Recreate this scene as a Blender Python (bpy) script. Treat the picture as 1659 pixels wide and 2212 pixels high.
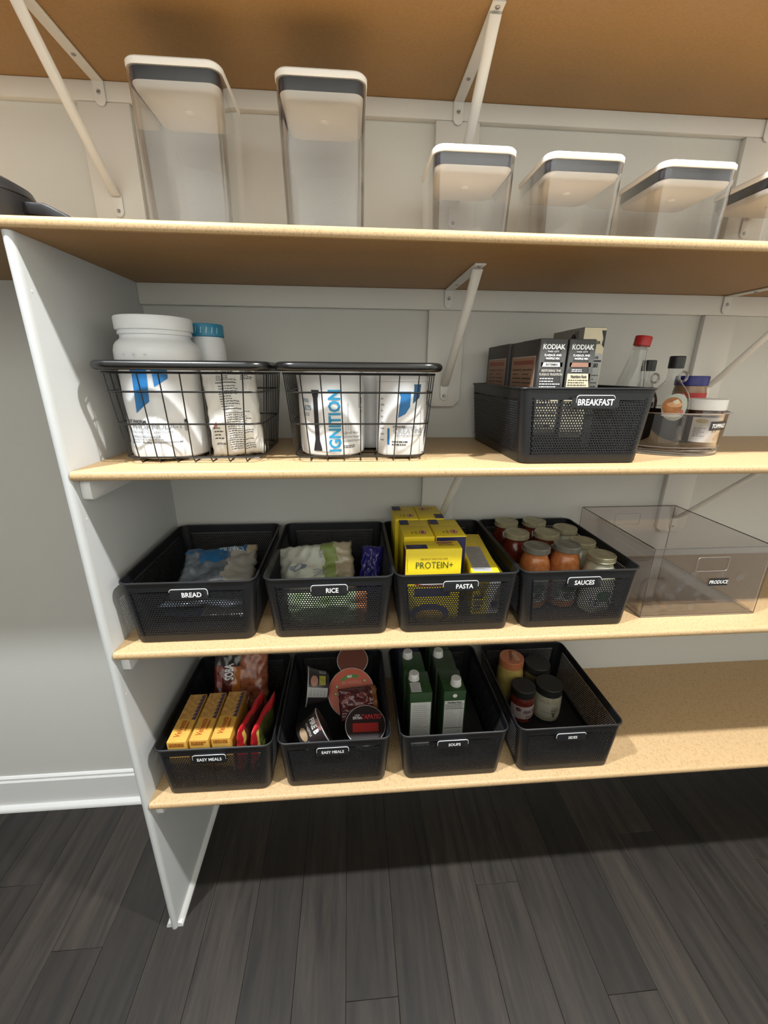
import bpy, bmesh, math, random
from math import sin, cos, pi, radians, sqrt, atan2
from mathutils import Vector, Matrix, Euler, noise

for o in list(bpy.data.objects): bpy.data.objects.remove(o)
scene = bpy.context.scene
COL = scene.collection

# ---------------------------------------------------------------- camera
YAW, PIT, ROL = 0.08008, 0.32355, 0.00792
cy_, sy_, cp_, sp_ = cos(YAW), sin(YAW), cos(PIT), sin(PIT)
f_ = Vector((sy_*cp_, cy_*cp_, -sp_)); r_ = Vector((cy_, -sy_, 0)); u_ = r_.cross(f_)
R2 = cos(ROL)*r_ + sin(ROL)*u_; U2 = -sin(ROL)*r_ + cos(ROL)*u_
cam = bpy.data.cameras.new('camera'); cam.sensor_fit = 'VERTICAL'; cam.sensor_height = 36
cam.lens = 897.17/2212*36; cam.clip_start = 0.02
co = bpy.data.objects.new('camera', cam); COL.objects.link(co)
M = Matrix(((R2.x, U2.x, -f_.x), (R2.y, U2.y, -f_.y), (R2.z, U2.z, -f_.z))).to_4x4()
M.translation = Vector((0.50782, -1.17801, 1.48015)); co.matrix_world = M
scene.camera = co

# ---------------------------------------------------------------- world, lamps, exposure
w = bpy.data.worlds.new('world'); scene.world = w; w.use_nodes = True
w.node_tree.nodes['Background'].inputs[0].default_value = (.9, .95, 1, 1)
w.node_tree.nodes['Background'].inputs[1].default_value = 0.02
def lamp(name, loc, energy, color, size):
    l = bpy.data.lights.new(name, 'SPOT'); l.spot_size = radians(165); l.spot_blend = .25; l.energy = energy; l.color = color; l.shadow_soft_size = size
    o = bpy.data.objects.new(name, l); COL.objects.link(o); o.location = loc
lamp('ceiling_lamp_right', (1.55, -1.0, 3.15), 180, (.98, .975, .95), .045)
lamp('ceiling_lamp_left', (-.45, -1.0, 3.15), 195, (.93, .975, 1.0), .045)
vs = scene.view_settings
vs.view_transform = 'Standard'; vs.look = 'None'; vs.exposure = 0.58; vs.gamma = 1; vs.use_curve_mapping = False

# ---------------------------------------------------------------- materials
MC = {}
def mat(name, color, rough=.5, metal=0, spec=.5, noise_s=0, noise_a=0, bump=0, bump_s=200, coat=0, color2=None, trans=0):
    if name in MC: return MC[name]
    m = bpy.data.materials.new(name); m.use_nodes = True; nt = m.node_tree; b = nt.nodes['Principled BSDF']
    b.inputs['Base Color'].default_value = (*color, 1); b.inputs['Roughness'].default_value = rough
    b.inputs['Metallic'].default_value = metal; b.inputs['Specular IOR Level'].default_value = spec
    b.inputs['Coat Weight'].default_value = coat
    tc = nt.nodes.new('ShaderNodeTexCoord')
    if noise_a or color2:
        n = nt.nodes.new('ShaderNodeTexNoise'); n.inputs['Scale'].default_value = noise_s or 50; n.inputs['Detail'].default_value = 4
        nt.links.new(tc.outputs['Object'], n.inputs['Vector'])
        cr = nt.nodes.new('ShaderNodeValToRGB'); c2 = color2 or tuple(c*(1-noise_a) for c in color)
        cr.color_ramp.elements[0].position = .35; cr.color_ramp.elements[1].position = .65
        cr.color_ramp.elements[0].color = (*c2, 1); cr.color_ramp.elements[1].color = (*color, 1)
        nt.links.new(n.outputs['Fac'], cr.inputs[0]); nt.links.new(cr.outputs[0], b.inputs['Base Color'])
    if bump:
        n2 = nt.nodes.new('ShaderNodeTexNoise'); n2.inputs['Scale'].default_value = bump_s; n2.inputs['Detail'].default_value = 3
        nt.links.new(tc.outputs['Object'], n2.inputs['Vector'])
        bp = nt.nodes.new('ShaderNodeBump'); bp.inputs['Strength'].default_value = bump; bp.inputs['Distance'].default_value = .002
        nt.links.new(n2.outputs['Fac'], bp.inputs['Height']); nt.links.new(bp.outputs[0], b.inputs['Normal'])
    MC[name] = m; return m
def clear(name, tint=(.95, .95, .95), rough=.03, boost=1.0, base=.03):
    """thin clear wall: lets light through, reflects by Fresnel"""
    if name in MC: return MC[name]
    m = bpy.data.materials.new(name); m.use_nodes = True; nt = m.node_tree; nt.nodes.clear()
    out = nt.nodes.new('ShaderNodeOutputMaterial'); mix = nt.nodes.new('ShaderNodeMixShader')
    t = nt.nodes.new('ShaderNodeBsdfTransparent'); t.inputs[0].default_value = (*tint, 1)
    g = nt.nodes.new('ShaderNodeBsdfGlossy'); g.inputs['Roughness'].default_value = rough; g.inputs[0].default_value = (1, 1, 1, 1)
    lw = nt.nodes.new('ShaderNodeLayerWeight'); lw.inputs[0].default_value = .5
    fr = nt.nodes.new('ShaderNodeMath'); fr.operation = 'POWER'; fr.inputs[1].default_value = 4.0; nt.links.new(lw.outputs['Facing'], fr.inputs[0])
    mu = nt.nodes.new('ShaderNodeMath'); mu.operation = 'MULTIPLY_ADD'; mu.inputs[1].default_value = boost; mu.inputs[2].default_value = base; mu.use_clamp = True
    nt.links.new(fr.outputs[0], mu.inputs[0]); nt.links.new(mu.outputs[0], mix.inputs[0])
    nt.links.new(t.outputs[0], mix.inputs[1]); nt.links.new(g.outputs[0], mix.inputs[2]); nt.links.new(mix.outputs[0], out.inputs[0])
    MC[name] = m; return m
def wood_floor(name):
    m = bpy.data.materials.new(name); m.use_nodes = True; nt = m.node_tree; b = nt.nodes['Principled BSDF']; L = nt.links.new
    tc = nt.nodes.new('ShaderNodeTexCoord'); oi = nt.nodes.new('ShaderNodeObjectInfo')
    add = nt.nodes.new('ShaderNodeVectorMath'); add.operation = 'ADD'
    sc = nt.nodes.new('ShaderNodeVectorMath'); sc.operation = 'SCALE'; sc.inputs['Scale'].default_value = 13
    cmb = nt.nodes.new('ShaderNodeCombineXYZ')
    for i in range(3): L(oi.outputs['Random'], cmb.inputs[i])
    L(cmb.outputs[0], sc.inputs[0]); L(tc.outputs['Object'], add.inputs[0]); L(sc.outputs[0], add.inputs[1])
    mp = nt.nodes.new('ShaderNodeMapping'); mp.inputs['Scale'].default_value = (26, 2.0, 10); L(add.outputs[0], mp.inputs[0])
    n = nt.nodes.new('ShaderNodeTexNoise'); n.inputs['Scale'].default_value = 1.5; n.inputs['Detail'].default_value = 7; n.inputs['Roughness'].default_value = .65; n.inputs['Distortion'].default_value = .4
    L(mp.outputs[0], n.inputs['Vector'])
    cr = nt.nodes.new('ShaderNodeValToRGB'); e = cr.color_ramp.elements
    e[0].position = .28; e[0].color = (.0035, .0028, .0022, 1); e[1].position = .74; e[1].color = (.034, .0265, .0205, 1)
    L(n.outputs['Fac'], cr.inputs[0])
    mx = nt.nodes.new('ShaderNodeMix'); mx.data_type = 'RGBA'; mx.blend_type = 'MULTIPLY'; mx.inputs['Factor'].default_value = 1
    mr = nt.nodes.new('ShaderNodeMapRange'); mr.inputs['To Min'].default_value = .55; mr.inputs['To Max'].default_value = 1.45
    L(oi.outputs['Random'], mr.inputs[0]); L(cr.outputs[0], mx.inputs['A']); L(mr.outputs[0], mx.inputs['B']); L(mx.outputs['Result'], b.inputs['Base Color'])
    n2 = nt.nodes.new('ShaderNodeTexNoise'); n2.inputs['Scale'].default_value = 5; L(tc.outputs['Object'], n2.inputs['Vector'])
    mr2 = nt.nodes.new('ShaderNodeMapRange'); mr2.inputs['To Min'].default_value = .42; mr2.inputs['To Max'].default_value = .66
    L(n2.outputs['Fac'], mr2.inputs[0]); L(mr2.outputs[0], b.inputs['Roughness'])
    bp = nt.nodes.new('ShaderNodeBump'); bp.inputs['Strength'].default_value = .15; bp.inputs['Distance'].default_value = .001; L(n.outputs['Fac'], bp.inputs['Height']); L(bp.outputs[0], b.inputs['Normal'])
    return m
def particle_board():
    m = bpy.data.materials.new('maple_laminate'); m.use_nodes = True; nt = m.node_tree; b = nt.nodes['Principled BSDF']; L = nt.links.new
    tc = nt.nodes.new('ShaderNodeTexCoord')
    mp = nt.nodes.new('ShaderNodeMapping'); mp.inputs['Scale'].default_value = (1, .45, 1); L(tc.outputs['Object'], mp.inputs[0])
    n = nt.nodes.new('ShaderNodeTexNoise'); n.inputs['Scale'].default_value = 320; n.inputs['Detail'].default_value = 3; L(mp.outputs[0], n.inputs['Vector'])
    cr = nt.nodes.new('ShaderNodeValToRGB'); e = cr.color_ramp.elements
    e[0].position = .3; e[0].color = (.41, .265, .130, 1); e[1].position = .5; e[1].color = (.53, .365, .195, 1)
    L(n.outputs['Fac'], cr.inputs[0]); L(cr.outputs[0], b.inputs['Base Color'])
    b.inputs['Roughness'].default_value = .42; b.inputs['Specular IOR Level'].default_value = .4
    return m
WHITE = mat('white_paint', (.55, .565, .565), .45, noise_s=3, noise_a=.03, bump=.12, bump_s=350)
WALL = mat('wall_paint', (.62, .62, .585), .6, bump=.18, bump_s=420)
TRIM = mat('trim_paint', (.76, .76, .75), .35, bump=.05, bump_s=200)
METALW = mat('white_enamel', (.74, .73, .70), .35, spec=.5)
SCREW = mat('screw_steel', (.35, .34, .33), .35, metal=.9)
SHELF = particle_board()
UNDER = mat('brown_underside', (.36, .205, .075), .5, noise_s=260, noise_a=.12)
FLOORM = wood_floor('dark_plank')
GAP = mat('plank_joint', (.006, .005, .004), .8)
BLACK = mat('black_enamel', (.0085, .009, .011), .42, spec=.45)
WIRE = mat('black_wire', (.006, .006, .006), .28, spec=.6)
LABELK = mat('label_black', (.012, .012, .014), .35)
LABELE = mat('holder_edge_glint', (.60, .63, .63), .15, spec=.8)  # pale grey stands in for light caught along the clear holder's edge
INK = mat('ink_white', (.85, .86, .86), .5)
def C_(name, r, g, b, rough=.5, **k): return mat(name, (r, g, b), rough, **k)
PW = C_('white_plastic', .78, .79, .80, .35); LIDW = C_('lid_white', .88, .86, .83, .4)
GASK = C_('gasket_grey', .030, .032, .046, .35)
INKK = C_('ink_black', .015, .015, .02); INKG = C_('ink_grey', .28, .30, .34); BLUE = C_('print_blue', .015, .16, .42, .35)
LBLUE = C_('light_blue', .06, .30, .50, .4); NAVY = C_('navy', .02, .02, .10, .45); YEL = C_('pasta_yellow', .86, .66, .02, .45)
RED = C_('red', .45, .02, .02, .45); PAPER = C_('paper_white', .72, .71, .68, .6); TAN = C_('kraft_tan', .32, .19, .12, .6)
CARTK = C_('carton_black', .035, .033, .032, .5); CREAM = C_('cream', .68, .60, .42, .5)
CLEAR = clear('clear_acrylic', (.955, .95, .945), .03, 1.2, .015)
GLASS = clear('clear_glass', (.90, .91, .91), .03, 2.0, .04); GLASS2 = clear('thick_glass', (.62, .63, .62), .05, 2.5, .10)

# ---------------------------------------------------------------- mesh helpers
def link(o, parent=None):
    COL.objects.link(o)
    if parent is not None: o.parent = parent
    return o
class MB:
    def __init__(s): s.v = []; s.f = []; s.m = []; s.mi = 0
    def add(s, verts, faces):
        n = len(s.v); s.v += [tuple(v) for v in verts]; s.f += [tuple(i+n for i in f) for f in faces]; s.m += [s.mi]*len(faces)
    def box(s, x0, x1, y0, y1, z0, z1):
        s.add([(x0,y0,z0),(x1,y0,z0),(x1,y1,z0),(x0,y1,z0),(x0,y0,z1),(x1,y0,z1),(x1,y1,z1),(x0,y1,z1)],
              [(0,3,2,1),(4,5,6,7),(0,1,5,4),(1,2,6,5),(2,3,7,6),(3,0,4,7)])
    def loft(s, rings, cap0=True, cap1=True, closed=True):
        n = len(rings[0]); vs = [p for r in rings for p in r]; fs = []
        for k in range(len(rings)-1):
            for i in range(n if closed else n-1):
                j = (i+1) % n; fs.append((k*n+i, k*n+j, (k+1)*n+j, (k+1)*n+i))
        if cap0: fs.append(tuple(range(n))[::-1])
        if cap1: fs.append(tuple((len(rings)-1)*n+i for i in range(n)))
        s.add(vs, fs)
    def lathe(s, prof, n=40, cx=0, cy=0, cap0=True, cap1=True):
        s.loft([[(cx+r*cos(2*pi*i/n), cy+r*sin(2*pi*i/n), z) for i in range(n)] for r, z in prof], cap0, cap1)
    def tube(s, pts, r, n=8, closed=False, flat=None):
        pts = [Vector(p) for p in pts]; rings = []; N = len(pts); up = None
        for i, p in enumerate(pts):
            a = pts[(i-1) % N] if (closed or i > 0) else p; b = pts[(i+1) % N] if (closed or i < N-1) else p
            t = (b-a).normalized()
            if up is None: up = Vector((0,0,1)) if abs(t.z) < .9 else Vector((0,1,0))
            x = t.cross(up).normalized(); y = x.cross(t).normalized(); up = y
            rx, ry = (r, r) if flat is None else flat
            rings.append([p + x*rx*cos(2*pi*k/n) + y*ry*sin(2*pi*k/n) for k in range(n)])
        if closed: rings.append(rings[0]); s.loft(rings, False, False)
        else: s.loft(rings)
    def build(s, name, mats, parent=None, smooth=False, bevel=0, seg=2, angle=35):
        me = bpy.data.meshes.new(name); me.from_pydata(s.v, [], s.f)
        if not isinstance(mats, (list, tuple)): mats = [mats]
        for m in mats: me.materials.append(m)
        if len(mats) > 1: me.polygons.foreach_set('material_index', s.m)
        bm = bmesh.new(); bm.from_mesh(me)
        bmesh.ops.recalc_face_normals(bm, faces=bm.faces)
        if bevel:
            es = [e for e in bm.edges if len(e.link_faces) == 2 and e.calc_face_angle(0) > radians(angle)]
            bmesh.ops.bevel(bm, geom=es, offset=bevel, segments=seg, profile=.5, affect='EDGES', clamp_overlap=True)
        bm.to_mesh(me); bm.free()
        if smooth or bevel:
            me.polygons.foreach_set('use_smooth', [True]*len(me.polygons))
            me.set_sharp_from_angle(angle=radians(40))
        return link(bpy.data.objects.new(name, me), parent)
def thing(name, label, cat, loc=(0,0,0), rot=(0,0,0), group=None):
    o = bpy.data.objects.new(name, None); o.empty_display_size = .02; COL.objects.link(o)
    o.location = loc; o.rotation_euler = rot; o['label'] = label; o['category'] = cat
    if group: o['group'] = group
    return o
def tag(o, label, cat, group=None):
    o['label'] = label; o['category'] = cat
    if group: o['group'] = group
    return o
def struct(o): o['kind'] = 'structure'; return o
def rrect(w, d, r, z, n=5, cx=0, cy=0):
    pts = []
    for sx, sy, a0 in ((1,1,0), (-1,1,90), (-1,-1,180), (1,-1,270)):
        for k in range(n+1):
            a = radians(a0+90*k/n); pts.append((cx+sx*(w/2-r)+r*cos(a), cy+sy*(d/2-r)+r*sin(a), z))
    return pts

# surfaces onto which flat print is laid: a map (u, v) -> point in the thing's own frame
def F_front(y, off=.0005): return (lambda u, v, o=0: (u, y-off-o, v), False)
def F_back(y, off=.0005): return (lambda u, v, o=0: (-u, y+off+o, v), False)
def F_left(x, off=.0005): return (lambda u, v, o=0: (x-off-o, -u, v), False)      # seen from -x
def F_right(x, off=.0005): return (lambda u, v, o=0: (x+off+o, u, v), False)
def F_top(z, off=.0005): return (lambda u, v, o=0: (u, v, z+off+o), False)
def F_cyl(R, a0=0, off=.0006, cx=0, cy=0):
    """R: number or function of v; a0 turns the print round the axis"""
    g = R if callable(R) else (lambda v: R)
    return (lambda u, v, o=0: (cx+(g(v)+off+o)*sin(u/g(v)+a0), cy-(g(v)+off+o)*cos(u/g(v)+a0), v), True)
def poly(face, pts, m, parent, name='print', lay=0):
    fn, curved = face
    bm = bmesh.new(); bm.faces.new([bm.verts.new((p[0], p[1], 0)) for p in pts])
    if curved:
        x0, x1 = min(p[0] for p in pts), max(p[0] for p in pts); k = int((x1-x0)/.005)
        for i in range(1, k+1):
            bmesh.ops.bisect_plane(bm, geom=bm.verts[:]+bm.edges[:]+bm.faces[:], plane_co=(x0+(x1-x0)*i/(k+1), 0, 0), plane_no=(1, 0, 0))
        y0, y1 = min(p[1] for p in pts), max(p[1] for p in pts); k = int((y1-y0)/.02)
        for i in range(1, k+1):
            bmesh.ops.bisect_plane(bm, geom=bm.verts[:]+bm.edges[:]+bm.faces[:], plane_co=(0, y0+(y1-y0)*i/(k+1), 0), plane_no=(0, 1, 0))
    for v in bm.verts: v.co = fn(v.co.x, v.co.y, lay)
    me = bpy.data.meshes.new(name); bm.to_mesh(me); bm.free(); me.materials.append(m)
    return link(bpy.data.objects.new(name, me), parent)
def rect(face, u0, u1, v0, v1, m, parent, name='print', lay=0, r=0):
    if r:
        pts = [(p[0], p[1]) for p in rrect(u1-u0, v1-v0, r, 0, 4, (u0+u1)/2, (v0+v1)/2)]
    else: pts = [(u0,v0), (u1,v0), (u1,v1), (u0,v1)]
    return poly(face, pts, m, parent, name, lay)
def ell(face, u, v, a, b, m, parent, name='print', lay=0, n=16, rot=0):
    pts = []
    for i in range(n):
        x, y = a*cos(2*pi*i/n), b*sin(2*pi*i/n); pts.append((u+x*cos(rot)-y*sin(rot), v+x*sin(rot)+y*cos(rot)))
    return poly(face, pts, m, parent, name, lay)
def lines(face, u0, u1, v0, v1, n, m, parent, seed=1, fill=.45, lay=.0003, name='small_print', gapv=None):
    """rows of print too small to read"""
    fn, curved = face; rn = random.Random(seed); mb = MB(); dv = (v1-v0)/n
    for i in range(n):
        v = v1-(i+.5)*dv; x = u0; end = u1-(u1-u0)*rn.choice((0, 0, .08, .2, .35))
        while x < end:
            wd = min(rn.uniform(.0022, .007), end-x)
            if wd > .001:
                a, b = v-dv*fill/2, v+dv*fill/2
                mb.add([fn(x, a, lay), fn(x+wd, a, lay), fn(x+wd, b, lay), fn(x, b, lay)], [(0,1,2,3)])
            x += wd+.0012
    return mb.build(name, m, parent)
def text(face, s, u, v, size, m, parent, sx=.8, rot=0, bold=.012, lay=.0006, name='lettering', shear=0, flip=False):
    cu = bpy.data.curves.new('t', 'FONT'); cu.body = s; cu.size = 1; cu.align_x = 'CENTER'; cu.align_y = 'CENTER'
    cu.resolution_u = 2; cu.offset = bold; cu.shear = shear
    t = bpy.data.objects.new('t', cu); me = bpy.data.meshes.new_from_object(t)
    bpy.data.objects.remove(t); bpy.data.curves.remove(cu)
    fn, curved = face; c, sn = cos(rot), sin(rot); me.name = name
    for vt in me.vertices:
        x, y = vt.co.x*size*sx, vt.co.y*size
        vt.co = (u+x*c-y*sn, v+x*sn+y*c, 0)
    if curved and size > .010:      # cut long glyph faces so that they follow the curve
        bm = bmesh.new(); bm.from_mesh(me); xs = [q.co.x for q in bm.verts]; x0, x1 = min(xs), max(xs); k = int((x1-x0)/.004)
        for i in range(1, k+1):
            bmesh.ops.bisect_plane(bm, geom=bm.verts[:]+bm.edges[:]+bm.faces[:], plane_co=(x0+(x1-x0)*i/(k+1), 0, 0), plane_no=(1, 0, 0))
        bm.to_mesh(me); bm.free()
    for vt in me.vertices: vt.co = fn(vt.co.x, vt.co.y, lay)
    me.materials.clear(); me.materials.append(m)
    return link(bpy.data.objects.new(name, me), parent)

# ---------------------------------------------------------------- setting
Z0, Z1, Z2, Z3, Z4, T = 2.077, 1.6997, 1.3062, .9158, .4770, .0178
XL, XR, YF, ZC = -1.35, 3.0, -2.4, 3.35
def sbox(name, x0, x1, y0, y1, z0, z1, m, bevel=0, parent=None):
    b = MB(); b.box(x0, x1, y0, y1, z0, z1); o = b.build(name, m, parent, bevel=bevel)
    return o if parent is not None else struct(o)
sbox('wall_back', XL-.1, XR+.1, 0, .1, -.05, ZC, WALL)
sbox('wall_left', XL-.1, XL, YF, 0, -.05, ZC, mat('wall_bounce_damper', (.10, .065, .05), .6))  # unseen wall, its dark brown added to cut bounced light at left
sbox('wall_right', XR, XR+.1, YF, 0, -.05, ZC, WALL)
sbox('wall_front', XL-.1, XR+.1, YF-.1, YF, -.05, ZC, WALL)
sbox('ceiling', XL-.1, XR+.1, YF-.1, .1, ZC, ZC+.1, WALL)
fl = sbox('floor', XL, XR, YF, 0, -.05, -.0105, GAP)
rn = random.Random(7)
PWD = .1315; x = .47-PWD*14; k = 0
JO = {14: -.583, 17: -.363, 8: -.43, 10: -1.15, 12: -1.4, 15: -1.25, 16: -1.02, 9: -.92, 11: -.70, 13: -.98, 18: -.9, 19: -.62, 20: -1.1}
pl_cache = {}
while x < XR:
    xa, xb = max(x, XL), min(x+PWD, XR)
    if xb-xa > .01:
        j = JO.get(k, -rn.uniform(.2, 1.3)); ys = [0]
        y = j
        while y > YF+.05: ys.append(y); y -= 1.22
        ys.append(YF)
        for a, b in zip(ys, ys[1:]):
            mb = MB(); mb.box(-(xb-xa)/2+.0002, (xb-xa)/2-.0002, (b-a)/2+.0002, -(b-a)/2-.0002, -.0104, 0)
            o = mb.build('floor_plank', FLOORM, fl, bevel=.0008, seg=1); o.location = ((xa+xb)/2, (a+b)/2, 0)
    x += PWD; k += 1

# baseboard with a cap bead and quarter-round shoe
def extr_x(prof, x0, x1, name, m, structure=True, parent=None):
    mb = MB(); mb.loft([[(x0, y, z) for y, z in prof], [(x1, y, z) for y, z in prof]])
    o = mb.build(name, m, parent, bevel=0)
    return struct(o) if structure and parent is None else o
bprof = [(0, .0), (-.013, .0), (-.013, .118), (-.0085, .124), (-.0085, .131), (-.004, .136), (0, .137)]
sprof = [(-.013, 0), (-.031, 0), (-.030, .006), (-.027, .011), (-.021, .015), (-.013, .0165)]
for nm, a, b in (('baseboard_back', XL, -.0185), ('baseboard_back_right', .0, XR)):
    o = extr_x(bprof, a, b, nm, TRIM); extr_x(sprof, a, b, 'shoe_moulding', TRIM, False, o)

# cleat boards and bracket boards fixed to the back wall
TW = mat('cleat_paint', (.71, .70, .66), .5, bump=.1, bump_s=300)
n_trim = 1
def trim(x0, x1, y0, z0, z1, chamf=False):
    global n_trim
    mb = MB()
    if chamf:
        c = .017; pts = [(x0, z1), (x0, z0+c), (x0+c, z0), (x1-c, z0), (x1, z0+c), (x1, z1)]
        mb.loft([[(x, 0, z) for x, z in pts], [(x, y0, z) for x, z in pts]])
    else: mb.box(x0, x1, y0, 0, z0, z1)
    o = struct(mb.build('trim_%d' % n_trim, TW, None, bevel=.0022)); n_trim += 1; return o
trim(.0003, XR, -.018, 1.634, Z1-T-.0002)
trim(XL, XR, -.018, 2.024, Z0-T-.0002)
BX = (-.010, .762, 1.518, 2.27)
trim(-.062, .046, -.0165, Z1+.0002, 2.0238)
for bx in BX[1:]:
    trim(bx-.049, bx+.053, -.0165, Z1+.0002, 2.0238)
    trim(bx-.049, bx+.045, -.0165, 1.393, 1.6338, True)
    trim(bx-.049, bx+.045, -.0165, 1.004, Z2-T-.0002, True)

# ---------------------------------------------------------------- side panel and shelves
pan = thing('side_panel', 'tall white painted side panel holding the left ends of the shelves', 'panel')
mb = MB(); r = .009
pr = [(0, 0), (0, -.406+r)] + [(-.009+.009*cos(a), -.397-.009*sin(a)) for a in [pi*k/8 for k in range(1, 8)]] + [(-.018, -.397), (-.018, 0)]
mb.loft([[(x, y, .0003) for x, y in pr], [(x, y, Z1-T-.0003) for x, y in pr]]); mb.build('board', WHITE, pan, smooth=True)
for z in (Z2, Z3, Z4):
    mb = MB(); h = .042
    pts = [(-.375, z-T-.0003), (-.383, z-T-.006), (-.385, z-T-.012), (-.385, z-T-h+.006), (-.383, z-T-h+.002), (-.378, z-T-h), (-.02, z-T-h), (-.02, z-T-.0003)]
    mb.loft([[(.0002, y, z) for y, z in pts], [(.019, y, z) for y, z in pts]]); mb.build('shelf_cleat', TRIM, pan, bevel=.002)
for sx in (1, -1):     # shoe moulding round the foot of the panel
    mb = MB(); bx = 0.0002 if sx > 0 else -.0182
    q = [(0, 0), (.0125, 0), (.0125, .007), (.009, .013), (.003, .017), (0, .0175)]
    mb.loft([[(bx+sx*a, -.400, b) for a, b in q], [(bx+sx*a, -.032, b) for a, b in q]]); mb.build('shoe_moulding', TRIM, pan)
mb = MB(); mb.lathe([(0.0028, 0), (.0022, .0006), (0, .0007)], 10)
for y, z in ((-.389, 1.60), (-.385, 1.21), (-.39, .80)):
    o = mb.build('nail_dimple', WALL, pan); o.rotation_euler = (0, pi/2, 0); o.location = (.0001, y, z)

def shelf(x0, x1, yf, z, label):
    th = T; mb = MB()
    prof = [(-.0005, z), (yf+.006, z), (yf+.0025, z-.0015), (yf+.0006, z-.005), (yf, z-.009), (yf+.0006, z-th+.005), (yf+.0025, z-th+.0015), (yf+.006, z-th), (-.0005, z-th)]
    mb.loft([[(x0, y, zz) for y, zz in prof], [(x1, y, zz) for y, zz in prof]])
    o = mb.build('shelf', [SHELF, UNDER], smooth=True)
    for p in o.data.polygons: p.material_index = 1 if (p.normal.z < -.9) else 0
    return tag(o, label, 'shelf')
shelf(XL, XR, -.345, Z0, 'highest wood-tone shelf board, its brown underside seen at the top')
shelf(XL, XR, -.412, Z1, 'long wood-tone shelf carrying the clear lidded containers')
shelf(.0003, XR, -.406, Z2, 'wood-tone shelf carrying the wire baskets and the BREAKFAST bin')
shelf(.0003, XR, -.406, Z3, 'wood-tone shelf carrying the BREAD, RICE, PASTA and SAUCES bins')
shelf(.0003, XR, -.406, Z4, 'lowest wood-tone shelf carrying the EASY MEALS, SOUPS and SIDES bins')

def bracket(x, zt, yb, label, drop=.262, reach=.27):
    """white steel shelf bracket: top arm bent down at the wall, channel strut, bottom tab"""
    t = thing('shelf_bracket', label, 'bracket', (x, 0, zt))
    mb = MB(); mb.box(-.0115, .0115, -reach-.018, -.0185, -.004, -.0004); mb.build('top_arm', METALW, t, bevel=.0015)
    mb = MB(); pts = [(-.0115, -.002), (-.0115, -.036), (-.007, -.043), (0, -.0455), (.007, -.043), (.0115, -.036), (.0115, -.002)]
    mb.loft([[(a, -.0185, b) for a, b in pts], [(a, -.0225, b) for a, b in pts]]); mb.build('wall_tab', METALW, t, bevel=.001)
    p0 = Vector((0, -reach, -.0075)); p1 = Vector((0, -yb-.009, -drop+.03))
    d = (p1-p0).normalized(); nrm = Vector((1,0,0)).cross(d).normalized()
    if nrm.y > 0: nrm = -nrm
    mb = MB(); rings = []
    for p, wd, dp in ((p0, .0105, .002), (p0+d*.02, .0105, .004), (p0+d*.05, .0105, .0085), (p1-d*.03, .0105, .0085), (p1, .0105, .003)):
        ring = []
        for k in range(9):
            a = pi*k/8; ring.append(p+Vector((wd*cos(a), 0, 0))+nrm*dp*sin(a))
        for k in range(9):
            a = pi*(8-k)/8; ring.append(p+Vector(((wd-.0016)*cos(a), 0, 0))+nrm*(dp-.0016)*sin(a)-nrm*.001)
        rings.append(ring)
    mb.loft(rings); mb.build('strut', METALW, t, smooth=True)
    mb = MB(); pts = [(-.011, -drop+.034), (-.011, -drop-.002), (-.006, -drop-.009), (0, -drop-.011), (.006, -drop-.009), (.011, -drop-.002), (.011, -drop+.034)]
    mb.loft([[(a, -yb-.0002, b) for a, b in pts], [(a, -yb-.0045, b) for a, b in pts]]); mb.build('bottom_tab', METALW, t, bevel=.001)
    def screw(y, z, rot):
        s = MB(); s.lathe([(.0042, 0), (.004, .0012), (.0025, .0022), (.0007, .0018)], 12); o = s.build('screw', SCREW, t, smooth=True)
        o.location = (0, y, z); o.rotation_euler = rot
    screw(-.0225, -.022, (pi/2, 0, 0)); screw(-yb-.0045, -drop+.001, (pi/2, 0, 0)); screw(-reach-.008, -.004, (pi, 0, 0)); screw(-.10, -.004, (pi, 0, 0))
    return t
bracket(BX[0], Z0-T, .0165, 'white steel bracket at upper left, above the left side panel', drop=.236)
bracket(BX[1], Z0-T, .0165, 'white steel bracket under the highest shelf, behind the first short clear container', drop=.236)
bracket(BX[2], Z0-T, .0165, 'white steel bracket under the highest shelf at the right edge of the photo', drop=.236)
bracket(BX[1], Z1-T, .0165, 'white steel bracket between the second wire basket and the BREAKFAST bin')
bracket(BX[2], Z1-T, .0165, 'white steel bracket behind and right of the blue-lidded jar')
bracket(BX[1], Z2-T, .0165, 'white steel bracket seen behind the stacked pasta boxes')
bracket(BX[2], Z2-T, .0165, 'white steel bracket seen behind the clear PRODUCE bin')

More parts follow.
